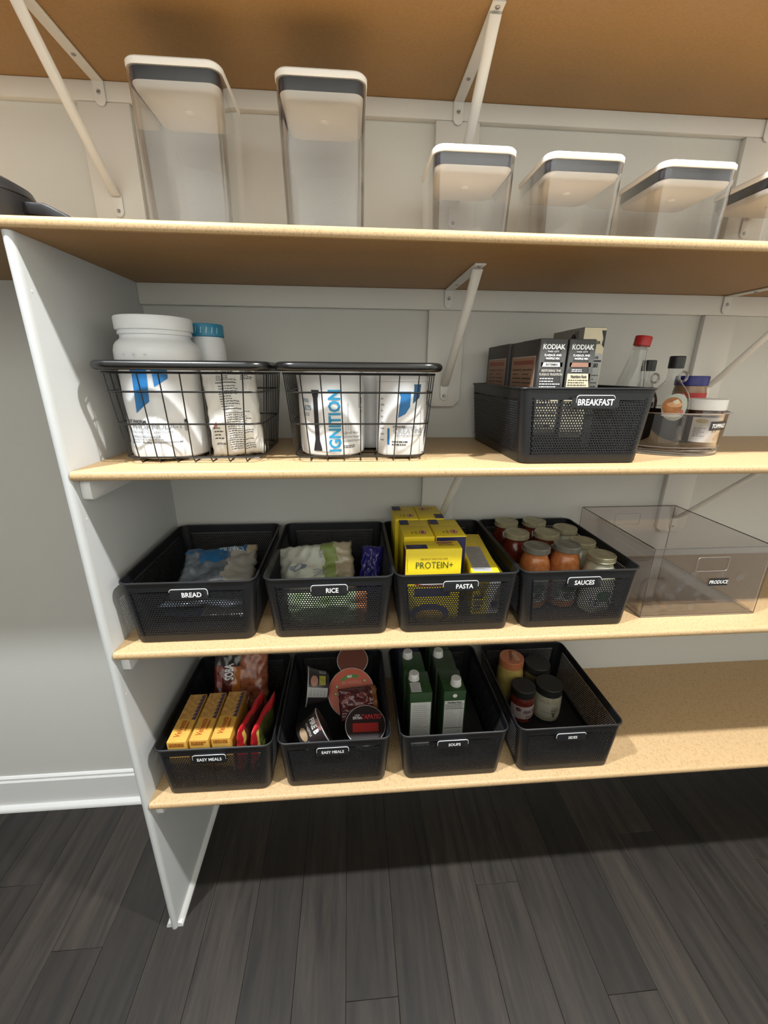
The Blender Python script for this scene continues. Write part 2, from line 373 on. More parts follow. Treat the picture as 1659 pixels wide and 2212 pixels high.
# ---------------------------------------------------------------- clear push-lid containers
CBODY = clear('container_plastic', (.91, .905, .90), .06, 2.0, .035)
def pop_container(x, y, h, label):
    W_ = .163; t = thing('storage_container', label, 'container', (x, y, Z1), group='clear lidded containers on the top shelf')
    hb = h-.012; mb = MB()
    outer = [rrect(W_-.016+.012*k, W_-.016+.012*k, .018, z) for k, z in ((0, .0), (.5, hb*.5), (1, hb))]
    inner = [rrect(W_-.021+.012*k, W_-.021+.012*k, .016, z) for k, z in ((1, hb), (.5, hb*.5), (0, .005))]
    mb.loft(outer+inner); mb.build('body', CBODY, t, smooth=True)
    mb = MB(); mb.loft([rrect(W_-.004, W_-.004, .022, h-.0115, 7), rrect(W_, W_, .024, h-.009, 7), rrect(W_, W_, .024, h-.003, 7), rrect(W_-.006, W_-.006, .021, h, 7)])
    lid = mb.build('lid', LIDW, t, smooth=True)
    mb = MB(); mb.loft([rrect(W_-.0128, W_-.0128, .017, h-.0295, 6), rrect(W_-.0116, W_-.0116, .017, h-.027, 6), rrect(W_-.0116, W_-.0116, .017, h-.0118, 6)], True, True)
    mb.build('gasket', GASK, lid, smooth=True)
    mb = MB(); mb.loft([rrect(W_-.030, W_-.030, .018, h-.040, 6), rrect(W_-.020, W_-.020, .018, h-.037, 6), rrect(W_-.014, W_-.014, .018, h-.0297, 6)], True, True)
    mb.build('plug', LIDW, lid, smooth=True)
    mb = MB(); mb.lathe([(.0001, -.003), (.006, -.0028), (.009, -.001), (.0095, .0005)], 20); o = mb.build('valve', LIDW, lid, smooth=True); o.location = (0, 0, h-.0402)
    mb = MB(); mb.lathe([(.024, 0), (.024, .001), (.021, .002), (.0001, .002)], 28); o = mb.build('button', LIDW, lid, smooth=True); o.location = (0, 0, h-.0004)
    return t
YC = -.168
pop_container(.215, YC, .282, 'tall clear container with white lid, left one of the two tall containers')
pop_container(.466, YC, .279, 'tall clear container with white lid, right one of the two tall containers')
pop_container(.751, YC, .183, 'short clear white-lidded container directly in front of the upper middle bracket')
pop_container(.968, YC, .180, 'short clear white-lidded container, second of the short ones counting from the middle bracket')
pop_container(1.202, YC, .176, 'short clear white-lidded container, third of the short ones counting from the middle bracket')
pop_container(1.435, YC, .172, 'short clear white-lidded container cut off by the right edge of the photo')

# black cookware at the left end of the container shelf
KP = mat('black_cookware', (.012, .012, .013), .38, spec=.4)
t = thing('cooking_pot', 'black cooking pot with side handle at the left end of the container shelf', 'pot', (-.118, -.300, Z1))
mb = MB(); mb.lathe([(.060, 0), (.078, .003), (.085, .02), (.088, .055), (.090, .056), (.084, .070), (.062, .082), (.02, .086), (.0001, .086)], 44); mb.build('body', KP, t, smooth=True)
mb = MB(); mb.tube([(0, 0, .084), (0, 0, .097)], .008, 12); mb.lathe([(.0001, .094), (.016, .096), (.018, .102), (.012, .107), (.0001, .107)], 20); mb.build('lid_knob', KP, t, smooth=True)
mb = MB()
def hring(x, w, z0, z1): return [(x, -w, z0), (x, w, z0), (x, w, z1), (x, -w, z1)]
mb.loft([hring(.080, .014, .030, .048), hring(.118, .015, .026, .046), hring(.128, .016, .018, .042), hring(.145, .015, .006, .034), hring(.170, .012, .001, .022), hring(.186, .006, .0005, .010)])
mb.build('handle', KP, t, bevel=.004)

# ---------------------------------------------------------------- perforated bins
BW0, BW1, BD0, BD1, BH, CR = .252, .278, .335, .346, .148, .020
def bscale(z): k = z/BH; return (BW0+(BW1-BW0)*k, BD0+(BD1-BD0)*k)
_bm = {}
def perf(side):
    """sheet with real round holes; side 'w' spans the width, 'd' the depth"""
    mb = MB(); z0, z1 = .019, .128; a, b = .0053, .0050; rh = .00162
    base = BW0 if side == 'w' else BD0; half = base/2-CR*.62
    rows = int((z1-z0)/b); cols = int(2*half/a)
    for j in range(rows):
        for i in range(cols-(j % 2)):
            cx = -cols*a/2+(i+.5+(j % 2)*.5)*a; cz = z0+(j+.5)*b; vs = []
            for k in range(8):
                an = pi/4*k; c, s = cos(an), sin(an); m = max(abs(c), abs(s)); vs.append((cx+a/2*c/m, cz+b/2*s/m))
            for k in range(8): an = pi/4*k; vs.append((cx+rh*cos(an), cz+rh*sin(an)))
            out = []
            for u, z in vs:
                w_, d_ = bscale(z); f = (w_/BW0) if side == 'w' else (d_/BD0)
                out.append((u*f, -d_/2, z) if side == 'w' else (w_/2, u*f, z))
            ins = [(p[0], p[1]+.0011, p[2]) if side == 'w' else (p[0]-.0011, p[1], p[2]) for p in out[8:]]
            mb.add(out+ins, [(k, (k+1) % 8, 8+(k+1) % 8, 8+k) for k in range(8)]+[(8+k, 8+(k+1) % 8, 16+(k+1) % 8, 16+k) for k in range(8)])
    return mb
def bin_mesh(key, fn):
    if key not in _bm: o = fn(); _bm[key] = o; return o, True
    return _bm[key], False
def bin_parts(t):
    def place(key, name, make, rz=0):
        if key not in _bm:
            o = make(); o.name = name; _bm[key] = o.data; o.parent = t
        else: o = link(bpy.data.objects.new(name, _bm[key]), t)
        o.rotation_euler = (0, 0, rz); return o
    def mk_front(): return perf('w').build('front_panel', BLACK, t)
    def mk_side(): return perf('d').build('side_panel', BLACK, t)
    place('w', 'front_panel', mk_front); place('w', 'back_panel', mk_front, pi)
    place('d', 'side_panel', mk_side); place('d', 'side_panel', mk_side, pi)
    def ring(z, g=0, n=6): w_, d_ = bscale(z); return rrect(w_-2*g, d_-2*g, CR-g, z, n)
    def mk_base():
        mb = MB()
        rs = [rrect(BW0-.010, BD0-.010, CR-.004, .0002, 6), rrect(BW0-.003, BD0-.003, CR-.001, .0015, 6), ring(.004), ring(.0215), ring(.0215, .0012), ring(.004, .0014), ring(.003, .004)]
        mb.loft(rs); return mb.build('base_tray', BLACK, t, smooth=True)
    def mk_band():
        mb = MB(); mb.loft([ring(.1262), ring(.1468), ring(.1468, .0012), ring(.1262, .0012), ring(.1262)], False, False)
        return mb.build('top_band', BLACK, t, smooth=True)
    def mk_rim():
        mb = MB(); mb.tube(rrect(BW1+.001, BD1+.001, CR+.001, .1475, 6), .0024, 8, True); return mb.build('rim', BLACK, t, smooth=True)
    def mk_corner():
        mb = MB(); rings = []
        for z in (.019, .075, .130):
            w_, d_ = bscale(z); rr = rrect(w_, d_, CR, z, 8)[:9]
            k = .0042; rings.append([(rr[0][0], rr[0][1]-k, z)]+list(rr)+[(rr[-1][0]-k, rr[-1][1], z)])
        mb.loft(rings, False, False, False); return mb.build('corner_post', BLACK, t, smooth=True)
    def mk_corner2():
        o = mk_corner()
        for v in o.data.vertices: v.co.x = -v.co.x
        return o
    place('b', 'base_tray', mk_base); place('t', 'top_band', mk_band); place('r', 'rim', mk_rim)
    place('c', 'corner_post', mk_corner); place('c', 'corner_post', mk_corner, pi)
    place('c2', 'corner_post', mk_corner2); place('c2', 'corner_post', mk_corner2, pi)
def basket(x, y, z, word, lu, lv, label, pw=.078, size=.0155, rz=0, tu=0, group='black perforated pantry bins'):
    t = thing('storage_bin', label, 'bin', (x, y, z+.0002), (0, 0, rz), group)
    bin_parts(t)
    k = lv/BH; fy = -(BD0+(BD1-BD0)*k)/2
    # clip-on label holder
    mb = MB(); h = .025; w2 = pw/2; r = .006
    def outline(g, y):
        pts = [(-w2+g, lv-h/2+g), (w2-g, lv-h/2+g)]
        for q in range(6): a = pi/2*q/5; pts.append((w2-g-r+r*cos(a), lv+h/2-g-r+r*sin(a)))
        for q in range(6): a = pi/2+pi/2*q/5; pts.append((-w2+g+r+r*cos(a), lv+h/2-g-r+r*sin(a)))
        return [(lu+p[0], y, p[1]) for p in pts]
    mb.loft([outline(0, fy-.0002), outline(0, fy-.006), outline(.0008, fy-.0068)]); pl = mb.build('label_holder', LABELK, t, smooth=True)
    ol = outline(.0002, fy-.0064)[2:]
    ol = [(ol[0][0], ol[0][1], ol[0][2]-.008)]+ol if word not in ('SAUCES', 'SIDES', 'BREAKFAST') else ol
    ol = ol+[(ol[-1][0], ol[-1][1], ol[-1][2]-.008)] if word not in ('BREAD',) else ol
    mb = MB(); mb.tube(ol, .0008, 6); mb.build('holder_edge_glint', LABELE, pl, smooth=True)  # highlight drawn as a pale tube along the top and chosen sides
    fc = F_front(fy-.0068, .0002)
    tw = size*.62*len(word)
    rect(fc, lu+tu-tw/2-.002, lu+tu+tw/2+.002, lv-.0105, lv+.0085, LABELK, pl, 'label_tape')
    text(fc, word, lu+tu, lv-.001, size, INK, pl, sx=.86, bold=.022, name='label_lettering')
    return t
YB3, YB4 = -.2035, -.2135
basket(.160, YB3, Z3, 'BREAD', .004, .122, 'black perforated bin labelled BREAD', rz=.0, tu=.006)
basket(.4555, YB3, Z3, 'RICE', 0, .122, 'black perforated bin labelled RICE', tu=.006)
basket(.738, YB3, Z3, 'PASTA', .004, .122, 'black perforated bin labelled PASTA', tu=.008)
basket(1.022, YB3, Z3, 'SAUCES', .002, .122, 'black perforated bin labelled SAUCES', tu=.0)
basket(.165, YB4, Z4, 'EASY MEALS', -.008, .121, 'black perforated EASY MEALS bin holding three cheese-yellow boxes', size=.0125, rz=-.01)
basket(.4545, YB4, Z4, 'EASY MEALS', -.005, .121, 'black perforated EASY MEALS bin holding noodle cups', size=.0118)
basket(.756, YB4, Z4, 'SOUPS', -.007, .121, 'black perforated bin labelled SOUPS', size=.0122, tu=.004)
basket(1.060, YB4, Z4, 'SIDES', -.003, .121, 'black perforated bin labelled SIDES', size=.0118, tu=.004)
basket(.974, YB3, Z2, 'BREAKFAST', .007, .123, 'black perforated bin labelled BREAKFAST', size=.0165)

# ---------------------------------------------------------------- wire baskets
def wire_basket(x, y, w0, w1, d0, d1, label, seam):
    H = .194; t = thing('wire_basket', label, 'basket', (x, y, Z2), group='black wire baskets')
    def wd(z): k = (z-.01)/(H-.01); return w0+(w1-w0)*k, d0+(d1-d0)*k
    def hoop(z, r, name, grow=0, rad=.03):
        w_, d_ = wd(z); mb = MB(); mb.tube(rrect(w_+grow, d_+grow, rad, z, 7), r, 8, True); return mb.build(name, WIRE, t, smooth=True)
    ro = hoop(H-.006, .0001, 'rim', .006, .04)
    mb = MB(); w_, d_ = wd(H); mb.tube(rrect(w_+.010, d_+.010, .034, H-.010, 9), 0, 12, True, (.0085, .0085))
    me = mb.build('rim', WIRE, t, smooth=True); bpy.data.objects.remove(ro)
    if seam:
        mb = MB(); q = rrect(w_+.010, d_+.010, .034, H-.010, 9); yf = min(p[1] for p in q)
        mb.tube([(.028, yf, H-.010), (.0292, yf, H-.010)], .0088, 12); mb.build('rim_seam', INKK, t, smooth=True)
    hoop(H-.023, .0022, 'hoop', .001); hoop(.137, .0018, 'hoop'); hoop(.077, .0018, 'hoop'); hoop(.012, .0019, 'hoop')
    def wire(x0, y0, x1, y1, foot):
        mb = MB(); z1 = H-.022
        mb.tube([(x1, y1, z1), (x0, y0, .012), foot], .00125, 5); mb.build('upright_wire', WIRE, t, smooth=True)
    (wb, db), (wt, dt) = wd(.012), wd(H-.022)
    nx = 7
    for i in range(nx):
        u = (i+.5)/nx-.5; a, b = u*(wb-.03), u*(wt-.03)
        for s in (-1, 1): wire(a, s*db/2, b, s*dt/2, (a, s*(db/2-.010), .0014))
        mb = MB(); mb.tube([(a, -db/2+.010, .0014), (a, db/2-.010, .0014)], .00125, 5); mb.build('bottom_wire', WIRE, t, smooth=True)
    ny = 9
    for i in range(ny):
        u = (i+.5)/ny-.5; a, b = u*(db-.03), u*(dt-.03)
        for s in (-1, 1): wire(s*wb/2, a, s*wt/2, b, (s*(wb/2-.010), a, .0042))
    for k in range(4):
        yy = -db/2+.03+k*(db-.06)/3; mb = MB(); mb.tube([(-wb/2+.010, yy, .0042), (wb/2-.010, yy, .0042)], .0014, 5); mb.build('bottom_wire', WIRE, t, smooth=True)
    return t
wire_basket(.194, -.225, .268, .300, .218, .242, 'black wire basket at left, holding the largest white tub and a crumpled pouch', True)
wire_basket(.527, -.225, .268, .300, .218, .242, 'black wire basket at right, holding the IGNITION and CREATINE tubs', False)
ZB = Z2+.0062

# ---------------------------------------------------------------- supplement tubs
TUB = mat('tub_white', (.74, .755, .775), .3, spec=.5)
def tub(x, y, R, prof, lidprof, label, rz=0, lidm=None, lidname='lid'):
    t = thing('supplement_tub', label, 'tub', (x, y, ZB), (0, 0, rz))
    mb = MB(); mb.lathe(prof, 56); mb.build('body', TUB, t, smooth=True)
    mb = MB(); mb.lathe(lidprof, 56); mb.build(lidname, lidm or TUB, t, smooth=True)
    return t
R = .077
t = tub(.124, -.250, R, [(.060, .001), (.070, 0), (.0755, .004), (.0768, .012), (.0768, .028), (R-.0012, .031), (R-.0012, .178), (R+.0005, .181), (R+.0015, .186), (R+.0015, .204), (R-.001, .214), (R-.006, .221), (.066, .2245), (.0635, .228), (.0635, .240)],
    [(.0645, .233), (.0665, .234), (.0668, .238), (.0655, .2385), (.0658, .241), (.0695, .242), (.0700, .246), (.0700, .263), (.0685, .2655), (.066, .266), (.0655, .2645), (.0001, .2645)],
    'largest white supplement tub, in the left wire basket, rising above its rim')
fc = F_cyl(R-.0012, radians(8))
poly(fc, [(-.046, .182-.004), (-.006, .177), (-.010, .112), (-.040, .090), (-.036, .164)], BLUE, t)
poly(fc, [(-.003, .1775), (.029, .1775), (.028, .154), (.003, .139), (.002, .165)], BLUE, t)
fc = F_cyl(R-.0012, radians(-4))
text(fc, '1ST PHORM', -.030, .0735, .0088, INKK, t, sx=1.0, bold=.03)
text(fc, 'PHORMULA-1', .008, .064, .0165, INKG, t, sx=1.0, bold=.0)
text(fc, 'PURE WHEY PROTEIN ISOLATE', -.003, .0535, .0064, INKG, t, sx=.98, bold=.01)
text(fc, 'VANILLA MILKSHAKE', -.016, .0450, .0068, INKG, t, sx=1, bold=.03)
lines(fc, -.045, .022, .0375, .0405, 1, INKG, t, 3)
text(fc, 'NET WT. 1.98 lbs (896g)   PROTEIN POWDER DRINK MIX', .007, .0335, .0052, INKK, t, sx=.75, bold=.01)
rect(fc, -.0525, -.0485, .028, .062, C_('ink_indigo', .10, .14, .38), t)
rect(fc, .062, .070, .054, .078, INKG, t, r=.003)
ell(fc, .066, .074, .003, .003, INKK, t, lay=.0003)
for u in (-.015, .006, .027): ell(F_cyl(lambda v: R+.0015, radians(-14)), u, .196, .003, .0026, mat('emboss', (.62, .62, .63), .4), t)
t = tub(.193, -.157, .038, [(.034, 0), (.0372, .004), (.038, .02), (.038, .19), (.0378, .212), (.036, .228), (.034, .232), (.034, .240)],
    [(.0355, .2385), (.0370, .240), (.0370, .262), (.0355, .2645), (.0001, .2645)], 'white tub with blue cap, behind the largest tub', lidm=C_('cap_teal', .03, .22, .36, .4), lidname='cap')
t['category'] = 'tub'
for k in range(7):
    poly(F_cyl(.0370, -.9+k*.3), [(-.001, .245), (.001, .245), (.003, .257), (.001, .257)], C_('cap_scuff', .35, .55, .65), t)

# crumpled white pouch
def pillow(w_, h_, th, name, mats, parent, seed=1, crumple=.003, nx=28, ny=28, mfn=None, pinch=.5, power=2.4, y0=0, side_curve=0):
    """a filled bag: upright in x/z, thickness in y; mfn(u, v, front) -> material index, u and v in 0..1"""
    mb = MB(); rn_ = Vector((seed*3.7, seed*1.9, 0)); grid = {}
    for s in (0, 1):
        for j in range(ny+1):
            for i in range(nx+1):
                u, v = i/nx, j/ny; a, b = 2*u-1, 2*v-1
                e = max(0, (1-abs(a)**power))*max(0, (1-abs(b)**power)); bul = th/2*e**pinch
                xx = a*w_/2*(1-side_curve*(1-b*b)); zz = v*h_
                nz = noise.noise(Vector((a*2.2, b*2.6, s*5))+rn_)+.5*noise.noise(Vector((a*6, b*6, s*9))+rn_)
                fold = 1-abs(noise.noise(Vector((a*3.1, b*1.7, s*2+3))+rn_))*2
                d = bul+crumple*(nz+.8*max(0, fold)-.4)*min(1, e*3)
                sag = crumple*1.3*noise.noise(Vector((a*1.7, b*1.7, 11))+rn_)
                grid[s, i, j] = len(mb.v)
                mb.v.append((xx+crumple*.8*noise.noise(Vector((0, b*5, seed))), (-d if s == 0 else d)+sag+y0, zz+crumple*.8*noise.noise(Vector((a*5, seed, 0)))))
        for j in range(ny):
            for i in range(nx):
                q = (grid[s, i, j], grid[s, i+1, j], grid[s, i+1, j+1], grid[s, i, j+1])
                mb.f.append(q if s == 0 else q[::-1]); mb.m.append(mfn((i+.5)/nx, (j+.5)/ny, s == 0) if mfn else 0)
    me = bpy.data.meshes.new(name); me.from_pydata(mb.v, [], mb.f)
    for m in mats: me.materials.append(m)
    me.polygons.foreach_set('material_index', mb.m)
    bm = bmesh.new(); bm.from_mesh(me); bmesh.ops.remove_doubles(bm, verts=bm.verts, dist=.00005); bmesh.ops.recalc_face_normals(bm, faces=bm.faces); bm.to_mesh(me); bm.free()
    me.polygons.foreach_set('use_smooth', [True]*len(me.polygons))
    o = link(bpy.data.objects.new(name, me), parent)
    # a map that lays print on the front of the bag
    def fmap(u, v, off=0):
        i = min(nx, max(0, (u/w_+.5)*nx)); j = min(ny, max(0, v/h_*ny)); i0, j0 = min(nx-1, int(i)), min(ny-1, int(j)); fi, fj = i-i0, j-j0
        p = [Vector(mb.v[grid[0, a, b]]) for a, b in ((i0, j0), (i0+1, j0), (i0, j0+1), (i0+1, j0+1))]
        q = p[0]*(1-fi)*(1-fj)+p[1]*fi*(1-fj)+p[2]*(1-fi)*fj+p[3]*fi*fj
        return (q.x, q.y-.0007-off, q.z)
    return o, (fmap, True)
t = thing('snack_pouch', 'crumpled white pouch printed with black text, standing in the left wire basket', 'pouch', (.272, -.277, ZB), (radians(-4), radians(-3), radians(8)))
o, pf = pillow(.108, .186, .046, 'bag', [PAPER], t, 4, .0055, side_curve=.05)
rect(pf, -.022, .012, .148, .176, PAPER, t, 'facts_panel')
text(pf, 'Nutrition Facts', -.006, .166, .0085, INKK, t, sx=.62, bold=.02)
lines(pf, -.024, .014, .150, .161, 3, INKK, t, 5, .35)
rect(pf, -.026, .014, .1455, .147, INKK, t); text(pf, 'NOT INTENDED', .036, .165, .005, INKK, t, sx=.7, bold=.03)
lines(pf, .022, .046, .150, .160, 3, INKK, t, 6)
lines(pf, -.022, .016, .098, .142, 9, INKK, t, 7, .3)
rect(pf, -.020, .018, .0945, .096, INKK, t)
lines(pf, -.014, .036, .012, .090, 17, INKK, t, 8, .3)
text(pf, 'ARTIFICIAL', -.032, .026, .0055, INKK, t, sx=.7, bold=.03); lines(pf, -.044, -.026, .034, .062, 4, INKK, t, 9, .3)
poly(pf, [(-.044, .058), (-.034, .062), (-.036, .072)], C_('pouch_pink', .45, .14, .10), t)

R = .0705
t = tub(.468, -.242, R, [(.056, .001), (.063, 0), (.0685, .004), (.070, .012), (R, .030), (R, .140), (R-.001, .150), (R-.005, .158), (.0635, .1625), (.0605, .165), (.0605, .172)],
    [(.0615, .166), (.0625, .168), (.0625, .1745), (.0612, .1765), (.0001, .1765)], 'white supplement tub printed IGNITION in blue, in the right wire basket')
fc = F_cyl(R, radians(5))
rect(fc, -.004, -.0265, .012, .134, mat('label_gloss', (.80, .81, .83), .3), t)
text(fc, 'IGNITION', -.0005+.003, .073, .0335, mat('label_sky', (.02, .27, .50), .4), t, sx=.84, rot=pi/2, bold=.03)
poly(fc, [(-.047, .134), (-.029, .134), (-.033, .118), (-.031, .034), (-.026, .012), (-.046, .012), (-.041, .036), (-.043, .118)], INKK, t, lay=.0001)
for k, (s_, a) in enumerate((('GLYCOGEN', .058), ('SUPERCOMPENSATION', .073), ('FORMULA', .062))): text(fc, s_, .024+k*.0058, a+(0, .008, -.004)[k], .0052, INKG, t, rot=pi/2, sx=1.0, bold=.0)
text(fc, 'SUPPORT Muscle', .036, .048, .0068, INKG, t, sx=.8); text(fc, 'RESTORE Glycogen', .038, .040, .0068, INKG, t, sx=.8); text(fc, 'DECREASE Recovery', .040, .032, .0068, INKG, t, sx=.8)
lines(fc, .018, .052, .017, .024, 2, INKK, t, 12)
text(fc, 'ULTS', -.060, .098, .014, C_('ink_steel', .10, .22, .36), t, sx=.7, bold=.02); text(fc, 'TROL', -.062, .113, .010, C_('ink_steel', .10, .22, .36), t, sx=.7)
lines(fc, -.072, -.052, .082, .090, 2, INKG, t, 14)
rect(fc, .060, .075, .098, .126, INKG, t, r=.002); rect(fc, .0615, .0735, .0995, .1245, PW, t, lay=.0002, r=.002); text(fc, '1', .0675, .112, .018, INKK, t, bold=.03)
text(fc, 'PRO', .068, .090, .007, INKG, t)
R = .0535
t = tub(.617, -.262, R, [(.050, 0), (.0525, .002), (R, .006), (R, .150), (R, .1505)], [(R-.0005, .1508), (R+.0008, .152), (R+.0008, .171), (R-.001, .1735), (R-.003, .1745), (.0001, .1745)],
    'white supplement tub printed CREATINE, in the right wire basket')
fc = F_cyl(R, radians(8))
poly(fc, [(-.020, .132), (.006, .132), (.004, .102), (-.005, .088), (-.020, .080), (-.015, .122)], BLUE, t)
poly(fc, [(.012, .146), (.030, .146), (.026, .120), (.010, .108), (.013, .140)], mat('print_blue_dark', (.012, .09, .22), .35), t)
text(fc, '1ST PHORM', -.018, .0615, .0062, INKK, t, bold=.03); text(fc, 'MICRONIZED', .008, .0615, .0055, INKG, t, sx=.75)
text(fc, 'CREATINE', .004, .0525, .0155, INKG, t, sx=.95, bold=.0)
text(fc, '100% PURE MONOHYDRATE', .005, .0435, .0058, INKG, t, sx=.85)
rect(fc, -.043, -.038, .024, .058, BLUE, t); lines(fc, -.032, .002, .022, .034, 2, INKK, t, 15)
for k in range(9): lines(fc, -.062, -.052, .030+.012*k, .036+.012*k, 1, INKG, t, 20+k)
t = tub(.556, -.164, .045, [(.041, 0), (.044, .003), (.045, .012), (.0445, .014), (.0445, .150), (.044, .160), (.040, .163), (.040, .168)], [(.041, .166), (.042, .168), (.042, .176), (.0001, .1775)],
    'plain white tub half hidden behind the IGNITION and CREATINE tubs')

# ---------------------------------------------------------------- cartons
def carton(name, label, cat, w_, d_, h_, loc, rot=(0,0,0), m=None, group=None, flaps=True, bev=.0012):
    t = thing(name, label, cat, loc, rot, group)
    mb = MB(); mb.box(-w_/2, w_/2, -d_/2, d_/2, 0, h_); mb.build('body', m, t, bevel=bev)
    if flaps:
        mb = MB(); mb.box(-w_/2+.0015, w_/2-.0015, -d_/2+.001, d_*.12, h_, h_+.0007); o = mb.build('flap', m, t, bevel=.0003)
    return t
TANF = C_('recipe_panel', .30, .17, .105, .55)
def pancake_box(x, y, label, front, flavour):
    w_, d_, h_ = .0545, .150, .232
    t = carton('pancake_mix_box', label, 'box', w_, d_, h_, (x, y, Z2+.006), m=CARTK, group='pancake mix boxes in the BREAKFAST bin')
    fl_ = F_left(-w_/2)
    rect(fl_, -d_/2+.012, d_/2-.012, .03, h_-.030, C_('recipe_edge', .42, .36, .32), t, 'recipe_panel'); rect(fl_, -d_/2+.014, d_/2-.014, .03, h_-.032, TANF, t, 'recipe_panel', .0002)
    rect(fl_, -d_/2+.022, d_/2-.022, h_-.046, h_-.038, C_('rust', .22, .05, .03), t, lay=.0003)
    lines(fl_, -d_/2+.024, 0-.004, .06, h_-.052, 14, CARTK, t, 3, .3, .0005); lines(fl_, .004, d_/2-.024, .06, h_-.052, 14, CARTK, t, 4, .3, .0005)
    if front:
        fc = F_front(-d_/2); g = C_('mountain_grey', .085, .083, .08)
        poly(fc, [(-.026, h_-.06), (-.026, h_-.012), (-.018, h_-.004), (-.010, h_-.018), (-.019, h_-.050)], g, t); poly(fc, [(.026, h_-.10), (.026, h_-.020), (.019, h_-.010), (.014, h_-.030), (.022, h_-.080)], g, t)
        text(fc, 'KODIAK', 0, h_-.0145, .0125, INK, t, sx=.92, bold=.035); text(fc, 'PARK CITY', 0, h_-.0228, .0042, INK, t, sx=1.1)
        text(fc, 'FLAPJACK AND', 0, h_-.0295, .0052, INK, t, sx=.95, bold=.03); text(fc, 'WAFFLE MIX', 0, h_-.0355, .0052, INK, t, sx=.95, bold=.03)
        if flavour == 'a':
            rect(fc, -.0215, .0215, h_-.0505, h_-.0425, PAPER, t, 'flavour_strip'); text(fc, 'BUTTERMILK', 0, h_-.0465, .0052, INKK, t, bold=.03)
            text(fc, 'RESTORING THE', 0, h_-.058, .0062, C_('ink_cream', .55, .52, .46), t, sx=.85, bold=.02); text(fc, 'FLAPJACK TRADITION', 0, h_-.065, .0062, C_('ink_cream', .55, .52, .46), t, sx=.75, bold=.02)
            lines(fc, -.021, .021, .10, h_-.070, 12, INK, t, 5, .35)
            rect(fc, -.022, .022, .052, .135, CREAM, t, 'facts_panel', .0004); lines(fc, -.020, .020, .055, .13, 9, INKK, t, 5, .3, .0006)
        else:
            rect(fc, -.0215, .0215, h_-.0505, h_-.0425, C_('strip_brown', .33, .17, .12), t, 'flavour_strip'); lines(fc, -.016, .016, h_-.060, h_-.054, 2, INK, t, 6)
            rect(fc, -.0235, .0235, .045, h_-.063, CREAM, t, 'facts_panel'); text(fc, 'Nutrition Facts', 0, h_-.0685, .0078, INKK, t, sx=.68, bold=.035)
            lines(fc, -.021, .021, h_-.087, h_-.073, 3, INKK, t, 8, .35); rect(fc, -.0225, .0225, h_-.0905, h_-.0885, INKK, t, lay=.0003); text(fc, '180', .013, h_-.096, .0085, INKK, t, bold=.04); lines(fc, -.021, .004, h_-.1, h_-.093, 1, INKK, t, 8, .5)
            lines(fc, -.021, .021, .05, h_-.103, 14, INKK, t, 9, .3)
    return t
pancake_box(.901, -.270, 'black pancake mix box with white BUTTERMILK strip', True, 'a')
pancake_box(.960, -.268, 'black pancake mix box with cream nutrition panel on its front', True, 'b')
pancake_box(.898, -.113, 'black pancake mix box at the back left of the BREAKFAST bin', False, '')
GREY = C_('oat_box_side', .30, .28, .25, .6)
t = carton('oatmeal_box', 'tall pale oatmeal box at the back of the BREAKFAST bin', 'box', .052, .150, .268, (1.060, -.128, Z2+.006), m=GREY)
fc = F_front(-.075); rect(fc, -.0255, .0255, .002, .267, CREAM, t, 'front_print'); text(fc, 'QUAKER', 0, .236, .0082, INKK, t, sx=.95, bold=.04)
poly(fc, [(.015, .262), (.0255, .262), (.0255, .225), (.019, .232), (.021, .245)], INKK, t, lay=.0003)
rect(fc, -.024, .024, .02, .213, C_('facts_grey', .46, .47, .46), t, 'facts_panel', .0002); text(fc, 'Facts', .008, .205, .010, INKK, t, bold=.03); rect(fc, -.024, .024, .195, .199, INKK, t, lay=.0004); text(fc, '280', .010, .187, .013, INKK, t, bold=.04); lines(fc, -.022, .022, .03, .178, 18, INKK, t, 10, .3, .0005)
fl_ = F_left(-.026); rect(fl_, -.02+.055, .055, .235, .262, C_('oat_mark', .16, .17, .14), t); ell(fl_, .03, .245, .012, .012, INKK, t)

# ---------------------------------------------------------------- pasta boxes
PMUT = YEL
def pasta_box(x, y, label, w_=.0735, d_=.118, h_=.192, front=YEL, flip=False, rot=0):
    t = carton('pasta_box', label, 'box', w_, d_, h_, (x, y, Z3+.0045), (0, 0, rot), PMUT, 'yellow pasta boxes in the PASTA bin')
    ft = F_top(h_+.0008)
    sg = -1 if flip else 1
    rect(ft, *(sorted((sg*-w_/2, sg*(-w_/2+.023)))), *(sorted((sg*(d_/2-.036), sg*(d_/2-.001)))), NAVY, t, 'navy_patch')
    ell(ft, sg*.012, sg*(-d_/2+.028), .0085, .013, RED, t, 'oval_mark'); ell(ft, sg*.012, sg*(-d_/2+.028), .0065, .0105, PAPER, t, 'oval_mark', .0002); ell(ft, sg*.012, sg*(-d_/2+.028), .004, .008, RED, t, 'oval_mark', .0004)
    text(ft, 'PROTEIN+', sg*-.004, sg*(-d_/2+.026), .008, C_('ink_olive', .10, .08, .01), t, rot=pi/2, sx=.55); text(ft, 'GRAIN', sg*-.014, sg*(-d_/2+.024), .006, C_('ink_olive', .10, .08, .01), t, rot=pi/2, sx=.7)
    fc = F_front(-d_/2); rect(fc, -w_/2+.001, w_/2-.001, .002, h_-.002, front, t, 'front_print')
    return t
pasta_box(.665, -.216, 'pasta box directly behind the PROTEIN+ box, left of the pair')
pasta_box(.742, -.216, 'pasta box with navy front showing beside the PROTEIN+ box', front=NAVY)
pasta_box(.652, -.094, 'pasta box at the back left of the PASTA bin', w_=.063, d_=.110)
pasta_box(.7182, -.094, 'pasta box at the back of the PASTA bin, its navy patch at the front right', flip=True, w_=.067, d_=.110)
w_, d_, h_ = .128, .047, .187
